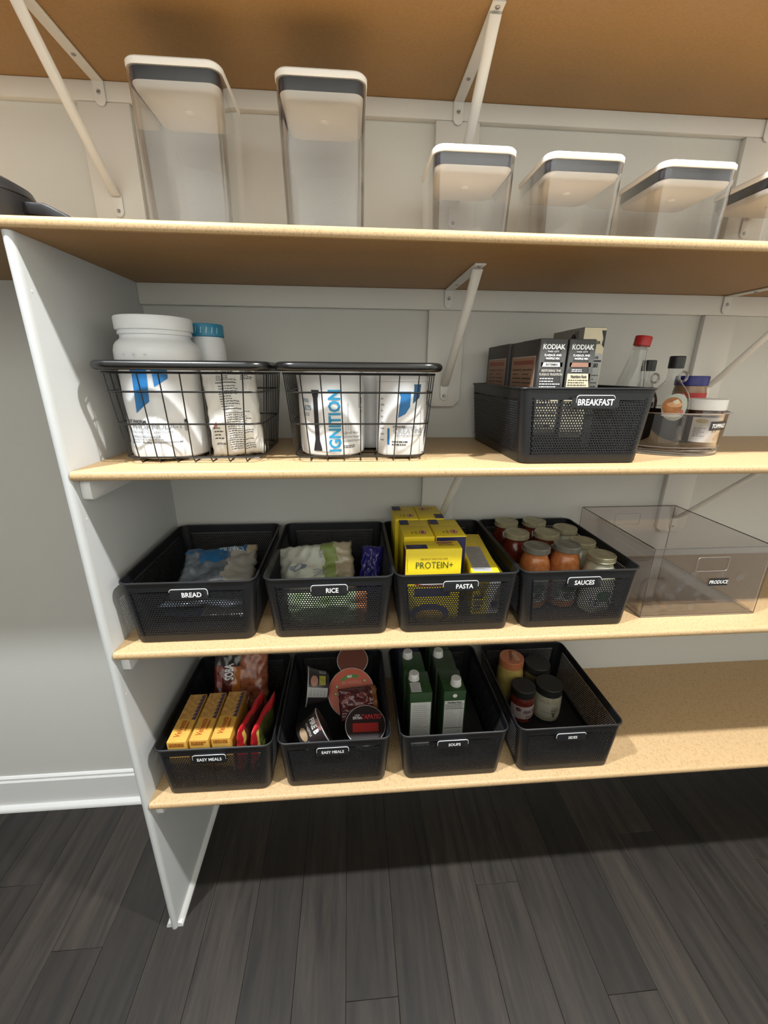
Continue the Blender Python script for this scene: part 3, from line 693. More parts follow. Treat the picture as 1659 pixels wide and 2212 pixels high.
t = carton('pasta_box', 'bright yellow pasta box reading PROTEIN+ at the front of the PASTA bin', 'box', w_, d_, h_, (.689, -.3125, Z3+.0045), m=YEL, group='yellow pasta boxes in the PASTA bin')
fc = F_front(-d_/2)
text(fc, 'PROTEIN+', .002, h_-.040, .0235, C_('ink_forest', .012, .05, .02), t, sx=.80, bold=-.004)
text(fc, 'THE PASTA TASTE YOU LOVE', 0, h_-.024, .0056, C_('ink_brown', .30, .13, .01), t, sx=.85)
lines((lambda u, v, o=0: (-.0605+v, -d_/2-.0005-o, h_-.022-u), False), 0, .032, -.0006, .0012, 1, C_('ink_olive', .10, .08, .01), t, 2)
ell(fc, .0, h_-.078, .050, .016, RED, t, 'brand_oval'); ell(fc, 0, h_-.078, .046, .0125, PAPER, t, 'brand_oval', .0002); text(fc, 'Barilla', 0, h_-.078, .021, RED, t, shear=.3)
rect(fc, -.042, .042, h_-.118, h_-.098, NAVY, t); ell(fc, -.005, .022, .048, .026, NAVY, t); ell(fc, -.005, .016, .034, .018, C_('pasta_photo', .45, .25, .03), t, lay=.0002)
ft = F_top(h_+.0008); rect(ft, -w_/2+.002, -w_/2+.050, -d_/2+.001, -d_/2+.024, NAVY, t, 'navy_patch'); text(ft, 'PENNE', -w_/2+.024, -d_/2+.012, .008, C_('ink_slate', .20, .20, .28), t)
ell(ft, .030, .010, .020, .0065, RED, t, 'oval_mark'); ell(ft, .030, .010, .018, .0048, TAN, t, 'oval_mark', .0002); text(ft, 'PROTEIN+', .032, -.006, .010, C_('ink_maroon', .14, .05, .01), t, bold=.02)
fl_ = F_left(-w_/2); rect(fl_, -d_/2+.001, d_/2-.001, .02, h_-.003, C_('plum', .10, .02, .035), t, 'side_print')
t = carton('spaghetti_box', 'long yellow pasta box with grey panel lying in the right of the PASTA bin', 'box', .064, .236, .0165, (.818, -.232, Z3+.1205), (0, 0, radians(-5)), YEL, flaps=False)
ft = F_top(.0165); rect(ft, -.027, .016, -.114, .030, C_('panel_grey', .36, .36, .37), t, 'facts_panel')
for k in range(11): lines(ft, -.024, .013, -.106+.012*k, -.098+.012*k, 2, C_('ink_mid', .18, .18, .2), t, 30+k)
t = carton('macaroni_box', 'yellow and white carton seen through the perforations right of the PASTA label', 'box', .068, .150, .1155, (.826, -.240, Z3+.0045), (0, 0, 0), YEL, flaps=False)
fc = F_front(-.075); rect(fc, .004, .033, .003, .098, PAPER, t, 'facts_panel'); ell(fc, .02, .03, .008, .008, NAVY, t, lay=.0002); lines(fc, -.030, 0, .01, .06, 6, NAVY, t, 3, .5)
for tt in (t,): tt['label'] = 'yellow and white carton seen through the perforations of the PASTA bin'

# ---------------------------------------------------------------- sauce jars
GOLD = mat('lid_gold', (.42, .38, .24), .38, metal=.35, noise_s=60, noise_a=.25); LDK = mat('lid_pewter', (.26, .25, .21), .42, metal=.4, noise_s=60, noise_a=.3)
def sauce_jar(x, y, z, h, col, lidm, label, cat='jar', rb=.038, group='lidded sauce jars in the SAUCES bin', lab=True):
    t = thing('sauce_jar', label, cat, (x, y, z), group=group)
    mb = MB(); mb.lathe([(rb-.006, .0), (rb-.0015, .003), (rb, .010), (rb, h*.60), (rb-.001, h*.68), (rb-.004, h*.76), (rb-.0085, h*.83), (rb-.0105, h*.87), (rb-.0105, h*.92)], 36); mb.build('glass', col, t, smooth=True)
    rl = rb-.0055; mb = MB(); mb.lathe([(rl-.002, h-.0150), (rl, h-.0145), (rl+.0008, h-.0125), (rl, h-.0118), (rl, h-.0015), (rl-.0015, h), (rl-.0035, h), (rl-.0045, h-.0008), (.014, h-.0008), (.013, h-.0002), (.0001, h-.0002)], 36)
    mb.build('lid', lidm, t, smooth=True)
    if lab:
        fc = F_cyl(rb); rect(fc, -rb*1.1, rb*1.1, .022, h*.52, C_('jar_label', .50, .50, .46), t, 'label_band'); ell(fc, 0, h*.36, .018, .014, C_('jar_label2', .05, .12, .06), t, lay=.0003); lines(fc, -.03, .03, .026, .042, 3, INKK, t, 4)
    return t
def sauce(name, a, b): return mat(name, a, .22, noise_s=90, color2=b, coat=.7)
VOD = sauce('vodka_sauce', (.58, .21, .065), (.46, .14, .035)); MAR = sauce('marinara_sauce', (.16, .022, .008), (.10, .014, .005)); ALF = sauce('alfredo_sauce', (.55, .53, .40), (.40, .39, .27))
ZJ = Z3+.0045
for x, y, h, c, l, lb in (
    (.962, -.262, .158, VOD, LDK, 'orange sauce jar with dark lid at the front left of the SAUCES bin'),
    (1.040, -.262, .160, VOD, LDK, 'orange sauce jar with dark lid at the front middle of the SAUCES bin'),
    (1.109, -.300, .148, ALF, GOLD, 'cream sauce jar at the front right corner of the SAUCES bin'),
    (.948, -.168, .158, MAR, GOLD, 'dark red sauce jar in the second row, nearest the left wall of the SAUCES bin'),
    (1.029, -.172, .158, MAR, GOLD, 'dark red sauce jar in the middle of the second row of the SAUCES bin'),
    (1.109, -.212, .148, ALF, GOLD, 'cream sauce jar on the right side, second from the front of the SAUCES bin'),
    (.952, -.078, .158, MAR, GOLD, 'dark red sauce jar in the rear left corner of the SAUCES bin'),
    (1.034, -.080, .158, MAR, GOLD, 'dark red sauce jar in the rear row, middle of the SAUCES bin'),
    (1.108, -.120, .150, ALF, GOLD, 'cream sauce jar at the rear right of the SAUCES bin')):
    sauce_jar(x, y, ZJ, h, c, l, lb)

# ---------------------------------------------------------------- bags in the BREAD and RICE bins
BAGC = clear('bag_film', (.80, .84, .88), .12, 2.5, .10)
TORT = mat('tortilla', (.42, .33, .22), .6, noise_s=60, noise_a=.3); CBLUE = mat('bread_blue', (.015, .10, .24), .3, coat=.3); FILM = mat('grey_film', (.16, .19, .23), .25, coat=.6, noise_s=30, noise_a=.6)
def bag_flat(name, label, cat, loc, rot, w_, h_, th, mats, mfn, seed, crumple, group=None):
    t = thing(name, label, cat, loc, rot, group); o, pf = pillow(w_, h_, th, 'bag', mats, t, seed, crumple, mfn=mfn); return t, pf
def bread_m(u, v, fr):
    n = noise.noise(Vector((u*4, v*4, 2)))*.12
    if v > .80+n*.6: return 0 if u < .84 else 1
    if v > .5 and .25 < u+n < .60: return 0
    return 2 if u+n < .62 else 3
t, pf = bag_flat('tortilla_bag', 'blue and clear tortilla bag on top in the BREAD bin', 'bag', (.185, -.290, Z3+.088), (radians(-76), 0, radians(6)), .175, .150, .036, [CBLUE, TORT, FILM, mat('bag_cream', (.30, .29, .26), .35, coat=.4)], bread_m, 3, .009)
text(pf, 'CARB BALANCE', .004, .124, .0175, C_('ink_ice', .45, .55, .62), t, rot=pi, sx=.85, shear=.2, lay=.0015)
t, pf = bag_flat('tortilla_bag', 'tortilla bag in the middle of the BREAD bin pile', 'bag', (.160, -.315, Z3+.054), (radians(-88), radians(1), .04), .190, .175, .026, [FILM, TORT], lambda u, v, f: 0 if v < .45 else 1, 5, .005)
t, pf = bag_flat('tortilla_bag', 'tortilla bag lowest of the BREAD bin pile', 'bag', (.160, -.305, Z3+.024), (radians(-87), 0, -.05), .195, .18, .028, [mat('bag_white', (.55, .55, .52), .4), TORT, CBLUE], lambda u, v, f: 0 if u > .45 and v < .25 else (2 if v < .3 else 1), 6, .005)
RW = mat('rice_white', (.50, .51, .44), .5); RG = mat('rice_green', (.20, .26, .07), .5); RB = mat('rice_beige', (.42, .36, .25), .35, coat=.4); RN = mat('rice_navy', (.018, .014, .16), .3, coat=.5)
def rice_m(u, v, fr):
    n = noise.noise(Vector((u*3, v*5, 7)))*.05; u += n
    return 0 if u < .60 else 1 if u < .76 else 2
t, pf = bag_flat('rice_bag', 'crumpled pale green and white rice bag leaning in the RICE bin', 'bag', (.424, -.252, Z3+.020), (radians(-40), radians(-4), radians(5)), .190, .150, .055, [RW, RG, RB], rice_m, 9, .011)
ell(pf, -.045, .085, .022, .008, C_('mark_slate', .16, .20, .26), t, 'oval_mark', .0008, rot=.15); text(pf, 'RICE', .016, .115, .013, INKG, t, rot=pi/2, sx=.8); lines(pf, -.01, .03, .06, .08, 3, INKG, t, 3)
t, pf = bag_flat('rice_pouch', 'shiny navy pouch behind the right end of the rice bag', 'bag', (.547, -.215, Z3+.012), (radians(-22), radians(3), radians(-8)), .056, .128, .030, [RN], lambda u, v, f: 0, 11, .006)
WG = mat('seed_white', (.62, .70, .50), .5, noise_s=40, color2=(.25, .45, .12)); OR = mat('seed_orange', (.62, .20, .06), .5)
t, pf = bag_flat('grain_pouch', 'white and orange pouch seen through the perforations of the RICE bin', 'bag', (.448, -.338, Z3+.008), (radians(-4), radians(0), 0), .180, .082, .030, [WG, OR], lambda u, v, f: 1 if u > .84 else 0, 12, .004)

# ---------------------------------------------------------------- clear PRODUCE bin
t = thing('produce_bin', 'empty clear acrylic bin labelled PRODUCE', 'bin', (1.354, -.188, Z3+.0002))
ACR = clear('acrylic_wall', (.915, .90, .895), .05, 2.0, .05); EDGE = mat('acrylic_edge', (.06, .058, .055), .2)
W2, D2, H2 = .150, .160, .182
mb = MB()
mb.loft([rrect(2*W2, 2*D2, .003, .0004, 2), rrect(2*W2, 2*D2, .003, H2, 2), rrect(2*W2-.005, 2*D2-.005, .002, H2, 2), rrect(2*W2-.005, 2*D2-.005, .002, .004, 2)]); mb.build('body', ACR, t)
mb = MB(); mb.tube(rrect(2*W2-.002, 2*D2-.002, .003, H2, 2), .0011, 6, True); mb.build('rim', EDGE, t, smooth=True)
for sx, sy in ((1, 1), (1, -1), (-1, 1), (-1, -1)):
    mb = MB(); mb.tube([(sx*(W2-.0008), sy*(D2-.0008), .001), (sx*(W2-.0008), sy*(D2-.0008), H2)], .0007, 6); mb.build('corner_edge', EDGE, t)
mb = MB(); mb.tube(rrect(2*W2-.001, 2*D2-.001, .003, .0018, 2), .0012, 6, True); mb.tube(rrect(2*W2-.012, 2*D2-.012, .003, .009, 2), .0007, 6, True); mb.build('base_edge', mat('acrylic_base', (.22, .17, .13), .2), t, smooth=True)
for sy in (-1, 1):
    mb = MB(); pts = [(p[0]+.003, sy*(D2+.0003), p[1]+.140) for p in rrect(.080, .036, .006, 0, 5)]; mb.tube(pts, .0011, 6, True); mb.build('hand_hole_edge', GLASS if sy > 0 else mat('acrylic_glint', (.16, .145, .13), .25, spec=.6), t, smooth=True)
fc = F_front(-D2, .001); rect(fc, .004, .054, .083, .102, LABELK, t, 'label_tape'); text(fc, 'PRODUCE', .029, .0925, .0130, INK, t, sx=.80, bold=.02, name='label_lettering', shear=.1)
rn = random.Random(4); SM = clear('smudge', (.93, .93, .95), .35, 1.2, .10)
for k in range(16):
    u, v = rn.uniform(-.135, .10), rn.uniform(.02, .12); ell(fc, u, v, rn.uniform(.006, .013), rn.uniform(.005, .010), SM, t, 'smudge', -.0006+k*.00002, 12, rn.uniform(0, 3))

# ---------------------------------------------------------------- TOPPINGS turntable and its bottles
t = thing('turntable_bin', 'round clear turntable labelled TOPPINGS', 'turntable', (1.272, -.178, Z2))
TT = clear('turntable_plastic', (.86, .84, .83), .04, 2.0, .04)
mb = MB(); mb.lathe([(.0001, .0005), (.128, .0005), (.130, .003), (.130, .010), (.127, .012), (.0001, .012)], 64); mb.build('base_disc', TT, t, smooth=True)
mb = MB(); mb.lathe([(.1265, .0145), (.131, .016), (.139, .092), (.1425, .0935), (.1425, .0950), (.1375, .0950), (.129, .018), (.0001, .0165), (.0001, .0140), (.1265, .0145)], 64, cap0=False, cap1=False); mb.build('bowl', TT, t, smooth=True)
for z, rr_ in ((.0125, .1295), (.0022, .1305), (.0943, .1425), (.019, .1312)):
    mb = MB(); mb.tube([(rr_*cos(2*pi*k/64), rr_*sin(2*pi*k/64), z) for k in range(64)], .0008, 6, True); mb.build('moulded_ring', mat('turntable_edge', (.20, .17, .155), .15), t, smooth=True)
Rb = lambda v: .131+(v-.016)*.105
fc = F_cyl(Rb, 0, .0008); TU = .048
rect(fc, TU-.028, TU+.028, .058, .078, LABELK, t, 'label_tape'); text(fc, 'TOPPINGS', TU, .0675, .0125, INK, t, sx=.78, bold=.02, name='label_lettering', shear=.1)
ZT = Z2+.0168
BLKC = mat('cap_black', (.012, .013, .014), .4); SYR = mat('syrup_dark', (.012, .006, .005), .1, coat=.8)
def syrup(x, y, h, rb, label, level, picture=False, rz=0, tilt=(0, 0)):
    t = thing('syrup_bottle', label, 'bottle', (x, y, ZT), (tilt[0], tilt[1], rz), 'syrup bottles with black caps')
    P = [(rb-.004, 0), (rb, .004), (rb, h*.42), (rb-.001, h*.50), (rb-.006, h*.58), (rb-.016, h*.66), (.0165, h*.72), (.0135, h*.76), (.0135, h*.88)]
    mb = MB(); mb.lathe(P, 40); mb.build('glass', GLASS, t, smooth=True)
    mb = MB(); mb.lathe([(max(r_-.0015, .001), z+.001) for r_, z in P if z <= h*level], 40); mb.build('syrup', SYR, t, smooth=True)
    mb = MB(); mb.lathe([(.0150, h*.865), (.0160, h*.868), (.0160, h-.0015), (.0145, h), (.0001, h)], 30); mb.build('cap', BLKC, t, smooth=True)
    mb = MB(); mb.tube([(.0225+.0100*cos(a), 0, h*.775+.0110*sin(a)) for a in [2*pi*k/20 for k in range(20)]], .0028, 8, True); mb.build('handle', GLASS2, t, smooth=True)
    return t
t = syrup(1.252, -.226, .198, .0435, 'glass syrup bottle with black cap and ring handle, nearer one of the pair', .42)
fc = F_cyl(.0435, radians(-12)); PSY = mat('pancake', (.50, .20, .06), .6, noise_s=60, noise_a=.4)
ell(fc, -.004, .088, .027, .030, mat('label_sage', (.40, .44, .38), .5), t, 'label_print', n=28); ell(fc, -.010, .090, .020, .020, PSY, t, 'label_print', .0002, n=24); ell(fc, -.006, .094, .016, .006, mat('syrup_print', (.62, .34, .16), .5), t, 'label_print', .0004)
poly(fc, [(-.012, .101), (-.002, .106), (.004, .098), (-.006, .094)], CREAM, t, 'label_print', .0006); ell(fc, .011, .078, .004, .005, mat('berry_pink', (.50, .14, .12), .4), t, 'label_print', .0006); ell(fc, -.009, .070, .020, .004, PAPER, t, 'label_print', .0003)
syrup(1.262, -.120, .192, .036, 'glass syrup bottle with black cap, farther one of the pair', .66)
t = thing('red_cap_bottle', 'empty clear bottle with red cap behind the syrup bottles', 'bottle', (1.184, -.150, ZT), (0, radians(7), 0))
mb = MB(); mb.lathe([(.032, 0), (.035, .004), (.0355, .10), (.033, .13), (.024, .175), (.0185, .20), (.0165, .215), (.0180, .217), (.0180, .220), (.0155, .221), (.0155, .235)], 36); mb.build('glass', GLASS, t, smooth=True)
mb = MB(); mb.lathe([(.0170, .224), (.0185, .225), (.0188, .244), (.0175, .2465), (.0001, .2465)], 30); mb.build('cap', RED, t, smooth=True)
NUT = mat('chocolate_spread', (.055, .02, .010), .25, coat=.6)
t = thing('chocolate_spread_jar', 'chocolate spread jar with wide white lid and white label inside the turntable', 'jar', (1.333, -.243, ZT))
mb = MB(); mb.lathe([(.032, 0), (.037, .003), (.0385, .012), (.038, .07), (.034, .080), (.034, .084)], 36); mb.build('glass', NUT, t, smooth=True)
mb = MB(); mb.lathe([(.0385, .081), (.0400, .082), (.0405, .103), (.039, .1055), (.0001, .1055)], 40); mb.build('lid', LIDW, t, smooth=True)
fc = F_cyl(.0386, radians(-6)); rect(fc, -.042, .034, .010, .066, PAPER, t, 'label_print'); text(fc, 'n', .004, .043, .030, INKK, t, bold=.03); text(fc, 'utella', .030, .043, .016, RED, t, sx=.7, bold=.02)
ell(fc, -.024, .058, .012, .005, mat('label_gold', (.5, .42, .22), .5), t, 'label_print', .0003); lines(fc, -.036, -.014, .022, .044, 5, INKG, t, 3); ell(fc, .020, .026, .011, .007, mat('hazelnut', (.20, .09, .04), .5), t, 'label_print', .0003, rot=.3); ell(fc, .012, .019, .007, .005, mat('hazelnut2', (.42, .22, .12), .5), t, 'label_print', .0005); ell(fc, .028, .017, .006, .004, mat('hazelnut', (.20, .09, .04), .5), t, 'label_print', .0005)
t = thing('peanut_butter_jar', 'peanut butter jar with dark blue lid behind the white-lidded jar', 'jar', (1.360, -.152, ZT))
PB = mat('peanut_butter', (.33, .17, .075), .35, noise_s=60, noise_a=.3, coat=.5)
mb = MB(); mb.lathe([(.030, 0), (.035, .004), (.036, .02), (.036, .115), (.034, .128), (.033, .134)], 36); mb.build('glass', PB, t, smooth=True)
mb = MB(); mb.lathe([(.0345, .132), (.0360, .133), (.0365, .153), (.035, .1555), (.0001, .1555)], 36); mb.build('lid', mat('lid_blue', (.018, .02, .17), .4), t, smooth=True)
rect(F_cyl(.036), -.055, .055, .02, .116, RED, t, 'label_band')

# ---------------------------------------------------------------- EASY MEALS bin with cheese boxes
CHZ = mat('cheese_yellow', (.60, .34, .06), .5, noise_s=40, noise_a=.12); MAC = mat('macaroni_photo', (.56, .33, .10), .5, noise_s=110, color2=(.40, .20, .045)); PUR = mat('purple_edge', (.07, .045, .085), .4); ORR = C_('ink_orange', .42, .085, .01)
ZE = Z4+.0045
for k, (x, lb) in enumerate(((.0745, 'cheese-yellow macaroni box nearest the white side panel'), (.126, 'cheese-yellow macaroni box in the middle of the three'), (.1775, 'cheese-yellow macaroni box beside the red noodle packs'))):
    w_, d_, h_ = .0455, .158, .150
    t = carton('macaroni_cheese_box', lb, 'box', w_, d_, h_, (x, -.290+(.0, .002, .004)[k], ZE), (0, 0, -.01), CHZ, 'cheese-yellow macaroni boxes', flaps=False)
    ft = F_top(h_)
    rect(ft, -w_/2+.001, w_/2-.001, -.008, d_/2-.001, MAC, t, 'front_photo')
    ps = [(w_/2-.001, -.014)]; n = 7
    ps = [(w_/2-.001, d_/2-.002), (w_/2-.009, d_/2-.004)]
    for i in range(n): v0 = d_/2-.010-i*.0115; ps += [(w_/2-.006, v0), (w_/2-.0125, v0-.006)]
    ps += [(w_/2-.001, d_/2-.010-n*.0115)]
    for i in range(n):
        v0 = d_/2-.004-i*.0125; poly(ft, [(w_/2-.001, v0), (w_/2-.0075, v0-.001), (w_/2-.0125, v0-.010), (w_/2-.001, v0-.0130)], PUR, t, 'jagged_edge', .0003)
    text(ft, 'Velveeta', -.004, -.040, .021, ORR, t, rot=pi/2, sx=.72, bold=.012, shear=.25)
    ell(ft, .009, -.032, .0022, .016, ORR, t, lay=.0003)
    lines(F_front(-d_/2), -.018, .018, h_-.014, h_-.003, 2, ORR, t, k+2, .6)
SB = mat('soba_film', (.10, .018, .012), .25, coat=.6); SN = mat('noodle_photo', (.36, .12, .05), .35, noise_s=70, color2=(.16, .035, .02), coat=.4); SA = mat('soba_orange', (.38, .12, .02), .3, coat=.5); SK = mat('soba_black', (.02, .015, .015), .3, coat=.5)
def soba_m(u, v, fr):
    u += noise.noise(Vector((u*3, v*4, 1)))*.04
    return 1 if u > .50 else 3 if v > .74 else 2 if (u > .36) else 0
t, pf = bag_flat('noodle_bag', 'large orange-brown noodle bag printed SOBA behind the cheese-yellow boxes', 'bag', (.165, -.165, ZE+.004), (radians(-28), 0, radians(4)), .160, .215, .040, [SB, SN, SA, SK], soba_m, 21, .007)
text(pf, 'SOBA', -.030, .145, .036, INK, t, rot=pi/2, sx=.50, bold=.03); rect(pf, -.068, -.052, .105, .168, mat('soba_pink', (.30, .10, .09), .4), t, lay=.0004)
for k, (x, lb) in enumerate(((.228, 'red noodle pack leaning against the cheese-yellow boxes'), (.262, 'red noodle pack with green picture nearest the bin wall'))):
    gm = mat('pack_brown', (.10, .045, .03), .3, coat=.5, noise_s=50, noise_a=.5) if k == 0 else mat('pack_green', (.11, .12, .03), .3, coat=.5, noise_s=50, noise_a=.6)
    def pm(u, v, fr): return 0 if (not fr or u < .10 or v > .95-.22*abs(u-.4)) else (1 if u < .17 else 2)
    t, pf = bag_flat('noodle_pack', lb, 'packet', (x, -.290, ZE+.006), (0, 0, 0), .150, .158-.004*k, .026, [mat('pack_red', (.42, .015, .02), .3, coat=.5), mat('pack_yellow', (.60, .45, .10), .4), gm], pm, 30+k, .003, 'red noodle packs in the EASY MEALS bin')
    t.rotation_euler = (0, radians(7), 0); 
    t.matrix_world = Matrix.Translation((x-.006, -.288, ZE+.004)) @ Matrix.Rotation(radians(4), 4, 'Y') @ Matrix.Rotation(radians(78), 4, 'Z')

# ---------------------------------------------------------------- EASY MEALS bin with noodle cups
CUPK = mat('cup_black', (.03, .022, .024), .35, coat=.3); CUPR = mat('cup_red', (.36, .05, .025), .4, coat=.2); CUPM = mat('cup_maroon', (.10, .02, .02), .35, coat=.3); RIMW = mat('cup_rim', (.50, .49, .47), .4)
def cup(name, label, loc, axis, R0, R1, h, body, lidm, roll=0):
    """paper bowl; loc is the centre of the base, axis points from base to lid"""
    t = thing(name, label, 'cup'); a = Vector(axis).normalized()
    q = Vector((0, 0, 1)).rotation_difference(a).to_matrix().to_4x4() @ Matrix.Rotation(roll, 4, 'Z')
    t.matrix_world = Matrix.Translation(loc) @ q
    mb = MB(); mb.lathe([(R0-.004, .003), (R0-.002, 0), (R0, .002), (R1, h-.004)], 44); mb.build('body', body, t, smooth=True)
    mb = MB(); mb.tube([(R1*cos(2*pi*k/44), R1*sin(2*pi*k/44), h-.003) for k in range(44)], .0016, 8, True); mb.build('rim', RIMW, t, smooth=True)
    mb = MB(); mb.lathe([(R1-.001, h-.004), (R1-.0005, h-.0015), (.0001, h-.001)], 44); mb.build('lid', lidm, t, smooth=True)
    d = (q.inverted() @ Vector((0, -.6, .8, 0))); a0 = atan2(d.x, -d.y)
    return t, F_cyl(lambda v: R0+(R1-R0)*(v-.002)/(h-.006), a0), F_top(h-.001)
BARW = mat('barcode_white', (.42, .40, .38), .5)
def barcode(f, u0, u1, v0, v1, t):
    rect(f, u0, u1, v0, v1, BARW, t, 'barcode', .0003); rn_ = random.Random(3); u = u0+.002
    while u < u1-.003: wd = rn_.uniform(.0005, .0013); rect(f, u, u+wd, v0+.002, v1-.002, INKK, t, 'barcode', .0006); u += wd+rn_.uniform(.0006, .0012)
t, fc, ft = cup('noodle_cup', 'black noodle cup on its side at the back left, with a yellow panel and barcode', (.424, -.140, ZE+.094), (-1, -.10, .14), .042, .056, .066, CUPK, CUPK, roll=radians(0))
def fside(base, a): return (lambda u, v, o=0: (lambda p: (p[0]*cos(a)-p[1]*sin(a), p[0]*sin(a)+p[1]*cos(a), p[2]))(base[0](u, v, o)), True)
fa = fc
barcode(fa, .028, .044, .010, .030, t); rect(fa, -.006, .020, .012, .030, mat('panel_yellow', (.45, .42, .06), .5), t, 'facts_panel'); lines(fa, -.004, .018, .014, .028, 4, INKK, t, 3, .4, .0006)
rect(fa, -.042, -.014, .004, .062, BARW, t, 'ingredients_panel'); lines(fa, -.038, -.018, .008, .058, 5, INKG, t, 4, .3, .0006); ell(fa, .004, .045, .016, .011, mat('chicken_photo', (.40, .20, .14), .5), t, 'front_photo', .0003)
t, fc, ft = cup('noodle_cup', 'black cup printed FIRE at the front left, lying tilted', (.362, -.310, ZE+.075), (.93, .28, .38), .036, .047, .068, CUPK, CUPK)
fb = fc
barcode(fb, .020, .040, .006, .022, t); text(fb, 'FIRE B', -.006, .048, .019, INK, t, rot=0, sx=.8, bold=.04); text(fb, 'HOMESTYLE', -.004, .032, .008, C_('ink_cream', .55, .52, .46), t)
ell(fb, 0, .016, .018, .009, mat('noodle_tan', (.34, .24, .14), .5), t, 'front_photo'); ell(fb, -.002, .060, .016, .005, mat('meat_pink', (.32, .14, .13), .5), t, 'front_photo')
t, fc, ft = cup('noodle_bowl', 'large noodle bowl with red lid and green BEEF band', (.498, -.128, ZE+.052), (-.06, -.70, .71), .048, .068, .056, CUPR, mat('lid_red', (.50, .085, .035), .4))
mk_g = C_('leaf_green', .06, .22, .03)
poly(ft, [(-.028, .030), (-.030, .038), (-.014, .048), (.010, .050), (.024, .046), (.022, .038), (.004, .041), (-.012, .038)], mk_g, t, 'green_band'); text(ft, 'BEEF', -.003, .044, .009, INK, t, bold=.03)
text(ft, 'BIG NOODLE', .002, .027, .012, C_('ink_rose', .62, .22, .16), t, bold=.03, sx=.8)
for u, v in ((.042, .030), (-.042, .018), (-.046, -.002)): ell(ft, u, v, .0045, .0045, mk_g, t, 'topping_mark', .0002); ell(ft, u, v, .0026, .0026, CREAM, t, 'topping_mark', .0004)
rect(ft, .000, .034, -.030, .014, mat('flap_grey', (.10, .095, .085), .5), t, 'facts_flap', .0006); lines(ft, .003, .031, -.027, .010, 6, INKG, t, 4, .3, .0009); ell(ft, -.020, -.018, .020, .014, mat('noodle_tan', (.34, .24, .14), .5), t, 'front_photo', rot=.8)
cup('noodle_bowl', 'dark red noodle bowl at the very back of the noodle-cup bin', (.500, -.072, ZE+.112), (0, -.45, .89), .038, .047, .040, CUPM, mat('lid_brown', (.17, .06, .045), .4))
MF = mat('foil_maroon', (.085, .018, .02), .28, coat=.6)
t, pf = bag_flat('noodle_packet', 'crumpled dark maroon noodle packet between the bowls', 'packet', (.520, -.244, ZE+.066), (radians(-50), 0, radians(6)), .112, .085, .026, [MF, mat('foil_tan', (.25, .10, .03), .35)], lambda u, v, f: 1 if u > .86 else 0, 41, .006)
text(pf, 'FRIED', -.035, .055, .018, C_('ink_dusty', .35, .10, .09), t, sx=.8, bold=.02, rot=.9); text(pf, 'NO FRIES', .014, .060, .011, C_('ink_dusty', .35, .10, .09), t); lines(pf, -.01, .04, .02, .05, 5, C_('ink_dusty', .35, .10, .09), t, 8, .4)
t, fc, ft = cup('noodle_bowl', 'black noodle bowl with white rim at the front right, its lid printed in red', (.532, -.268, ZE+.028), (.02, -.30, .95), .040, .054, .064, mat('bowl_white', (.45, .44, .43), .4), CUPK)
text(ft, 'TAPATIO', .016, .020, .018, C_('ink_red', .55, .05, .06), t, sx=.75, bold=.03, shear=.2); text(ft, 'EXTRA', -.022, .018, .010, INK, t, bold=.04); text(ft, 'LARGE', -.022, .026, .006, INK, t); rect(ft, -.035, .035, -.02, .004, mat('lid_crimson', (.40, .03, .03), .4), t, 'front_photo')

